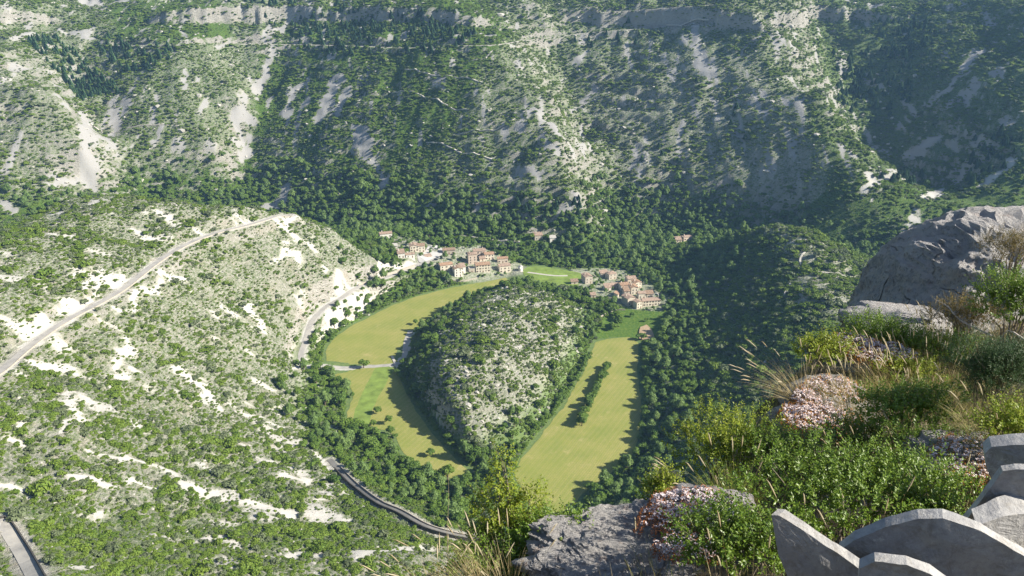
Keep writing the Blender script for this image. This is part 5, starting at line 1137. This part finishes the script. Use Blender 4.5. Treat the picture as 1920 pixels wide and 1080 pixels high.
# grass between the plants, uncountable
r = np.random.default_rng(77); n = 42000; X = r.uniform(-1, 7.5, n); Y = r.uniform(2.6, 11, n); ey = np.interp(X, [p[0] for p in EDGE_L], [p[1] for p in EDGE_L])
k = (Y < ey-.03) & (fbm(X*1.7, Y*1.7, 3) > .44) & ~((X < 1.0) & (Y > 3.2) & (Y < 4.4) & (X > .1)); X, Y = X[k], Y[k]; n = len(X)
base = np.stack([X, Y, ledge_h(X, Y)-.02], 1); dr = norm(np.stack([r.normal(size=n)*.35-.1, r.normal(size=n)*.35, np.ones(n)], 1)); V, f, _, _ = blades(r, base, dr, r.uniform(.09, .30, n), np.full(n, .0016), r.uniform(.1, .6, n), 3)
tag(link('ledge_grass', fastmesh('ledge_grass', V, f), M_MIXG), 'thin dry grass growing over the near ledge', kind='stuff')

# ------------------------------------------------------------------ white stonecrop: red leaves at the foot, flat flower heads above
M_PETAL = simple('stonecrop_petals', (.80, .70, .70), .12, 30); M_RED = simple('stonecrop_red_leaves', (.36, .14, .05), .35, 9, rough=.7); M_OR = simple('stonecrop_orange_leaves', (.52, .24, .06), .35, 9, rough=.7)
def stonecrop(label, u, v, y, w, d, h, n, seed, red=M_RED, hd=.015, nf=None, zoff=0):
    w *= 1.3; d *= 1.25; h *= .75
    r = np.random.default_rng(seed); c0 = at_y(u, v, y)+Vector((0, 0, zoff)); n = int(n*1.7); c0.z += .045; root = link('stonecrop_patch', None, None, None, c0); root.empty_display_size = .05; tag(root, label, 'flowers')
    a = r.random(n)*6.283; q = np.sqrt(r.random(n)); px_, py_ = q*np.cos(a)*w, q*np.sin(a)*d; pz = h*(.55+.45*r.random(n))*(1-.5*q**2)*(.6+.8*fbm(px_*14+seed, py_*14, 2))
    # flower heads: small domed clusters of petals
    nf = nf or 16; V = []; hx = np.repeat(px_, nf); hy = np.repeat(py_, nf); hz = np.repeat(pz, nf); N = len(hx); aa = r.random(N)*6.283; rr_ = np.sqrt(r.random(N))*hd*np.repeat(r.uniform(.7, 1.5, n), nf)
    c = np.stack([hx+rr_*np.cos(aa), hy+rr_*np.sin(aa), hz-rr_*.35+r.normal(size=N)*.0015], 1); nr = norm(np.array([0, 0, 1.])+r.normal(size=(N, 3))*.5); t = norm(np.cross(nr, r.normal(size=(N, 3)))); bb = np.cross(nr, t); s = .0056
    quad = np.stack([c-t*s, c-bb*s, c+t*s, c+bb*s], 1).reshape(-1, 3); i = np.arange(N)[:, None]*4; link('flower_heads', fastmesh('flower_heads', quad, np.concatenate([i+np.array([0, 1, 2]), i+np.array([0, 2, 3])])), M_PETAL, root)
    base = np.stack([px_*1.18, py_*1.25, np.full(n, -.05)], 1); dr = norm(np.stack([px_, py_, pz+.05], 1)-base); q_, f = twigs(r, base, dr, np.linalg.norm(np.stack([px_, py_, pz], 1)-base, axis=1)*.97, 18, .016, .009); link('fleshy_leaves', fastmesh('fleshy_leaves', q_, f), red, root)
    return root
stonecrop('pink and white stonecrop on top of the flat crusted rock', 1300, 968, 4.15, .21, .14, .13, 150, 71)
stonecrop('orange-red stonecrop cushion in the middle of the crusted rocks', 1280, 988, 4.0, .22, .10, .07, 90, 72, M_RED, .008, 5)
stonecrop('white stonecrop left of the box shrub corner', 1345, 985, 3.95, .10, .08, .10, 60, 73)
stonecrop('small stonecrop clump low on the flat crusted rock', 1290, 1040, 3.6, .14, .08, .08, 60, 74, M_RED)
stonecrop('large white stonecrop carpet on the pale flowered rock', 1535, 800, 5.55, .24, .20, .15, 260, 75, M_OR)
stonecrop('white stonecrop row climbing beside the dry golden grass', 1560, 745, 5.95, .20, .16, .13, 150, 76, M_OR)
stonecrop('lilac white stonecrop beside the feathery tuft', 1510, 765, 5.8, .09, .09, .16, 50, 77, M_RED)
stonecrop('pale stonecrop patch before the small bright box shrub', 1650, 672, 6.5, .24, .16, .10, 120, 78, M_OR)
stonecrop('brownish faded flowers left of the stonecrop patch', 1600, 655, 6.7, .18, .14, .12, 90, 79, M_OR)
stonecrop('tiny white flowers in the grass above the slabs', 1830, 870, 4.2, .22, .18, .06, 80, 80, M_OR)
# round seed heads of wild garlic at the bottom
M_BUD = simple('green_seed_head', (.22, .27, .09), .3, 60)
for u, v, y, lb in ((1052, 1010, 3.9, 'upper'), (1068, 1033, 3.85, 'left'), (1107, 1037, 3.8, 'right')):
    p = at_y(u, v, y); f_ = Vector((p.x+.02, p.y, float(ledge_h(p.x, p.y))-.05)); root = link('wild_garlic', None, None, None, f_); tag(root, f'{lb} of three round green seed heads on thin stalks before the crusted rock', 'wild plant', 'wild garlic seed heads')
    b = MB(); b.tube([(0, 0, 0), (p-f_)*.5+Vector((.01, 0, 0)), p-f_], [.002, .0018, .0014], 5); b.obj('stalk', M_BUD, root)
    vv, ff = ICO2; nn_ = 1+np.random.default_rng(3).random(len(vv))*.25; o = link('seed_head', fastmesh('seed_head', vv*nn_[:, None]*.010, ff, False), M_BUD, root, p-f_)
# dead branches
def branch(label, px, y, seed):
    r = random.Random(seed); P = [at_y(u, v, y+.1*k) for k, (u, v) in enumerate(px)]; L = smooth_line(P, .05); b = MB(); n = len(L); b.tube([p-L[0] for p in L], [.008*(1-.8*i/n)+.001 for i in range(n)], 5)
    for k in range(2, n, 2):
        d = Vector((r.uniform(-1, 1), r.uniform(-.5, .5), r.uniform(0, 1)))*.12; b.tube([L[k]-L[0], L[k]-L[0]+d*.6, L[k]-L[0]+d+Vector((0, 0, .02))], [.003, .002, .0007], 4)
    o = b.obj('dead_branch', simple('bleached_wood', (.40, .36, .33), .2, 12)); o.location = L[0]; tag(o, label, 'branch')
branch('bare bleached branch crossing the bushes below the boulder', [(1860,630),(1800,600),(1770,570),(1745,600),(1725,580)], 6.3, 1)
branch('bare grey twig hanging before the boulder foot', [(1880,560),(1850,540),(1838,500)], 6.6, 2)
branch('short bleached twig at the right edge in the bushes', [(1925,640),(1890,620),(1870,650)], 6.0, 3)
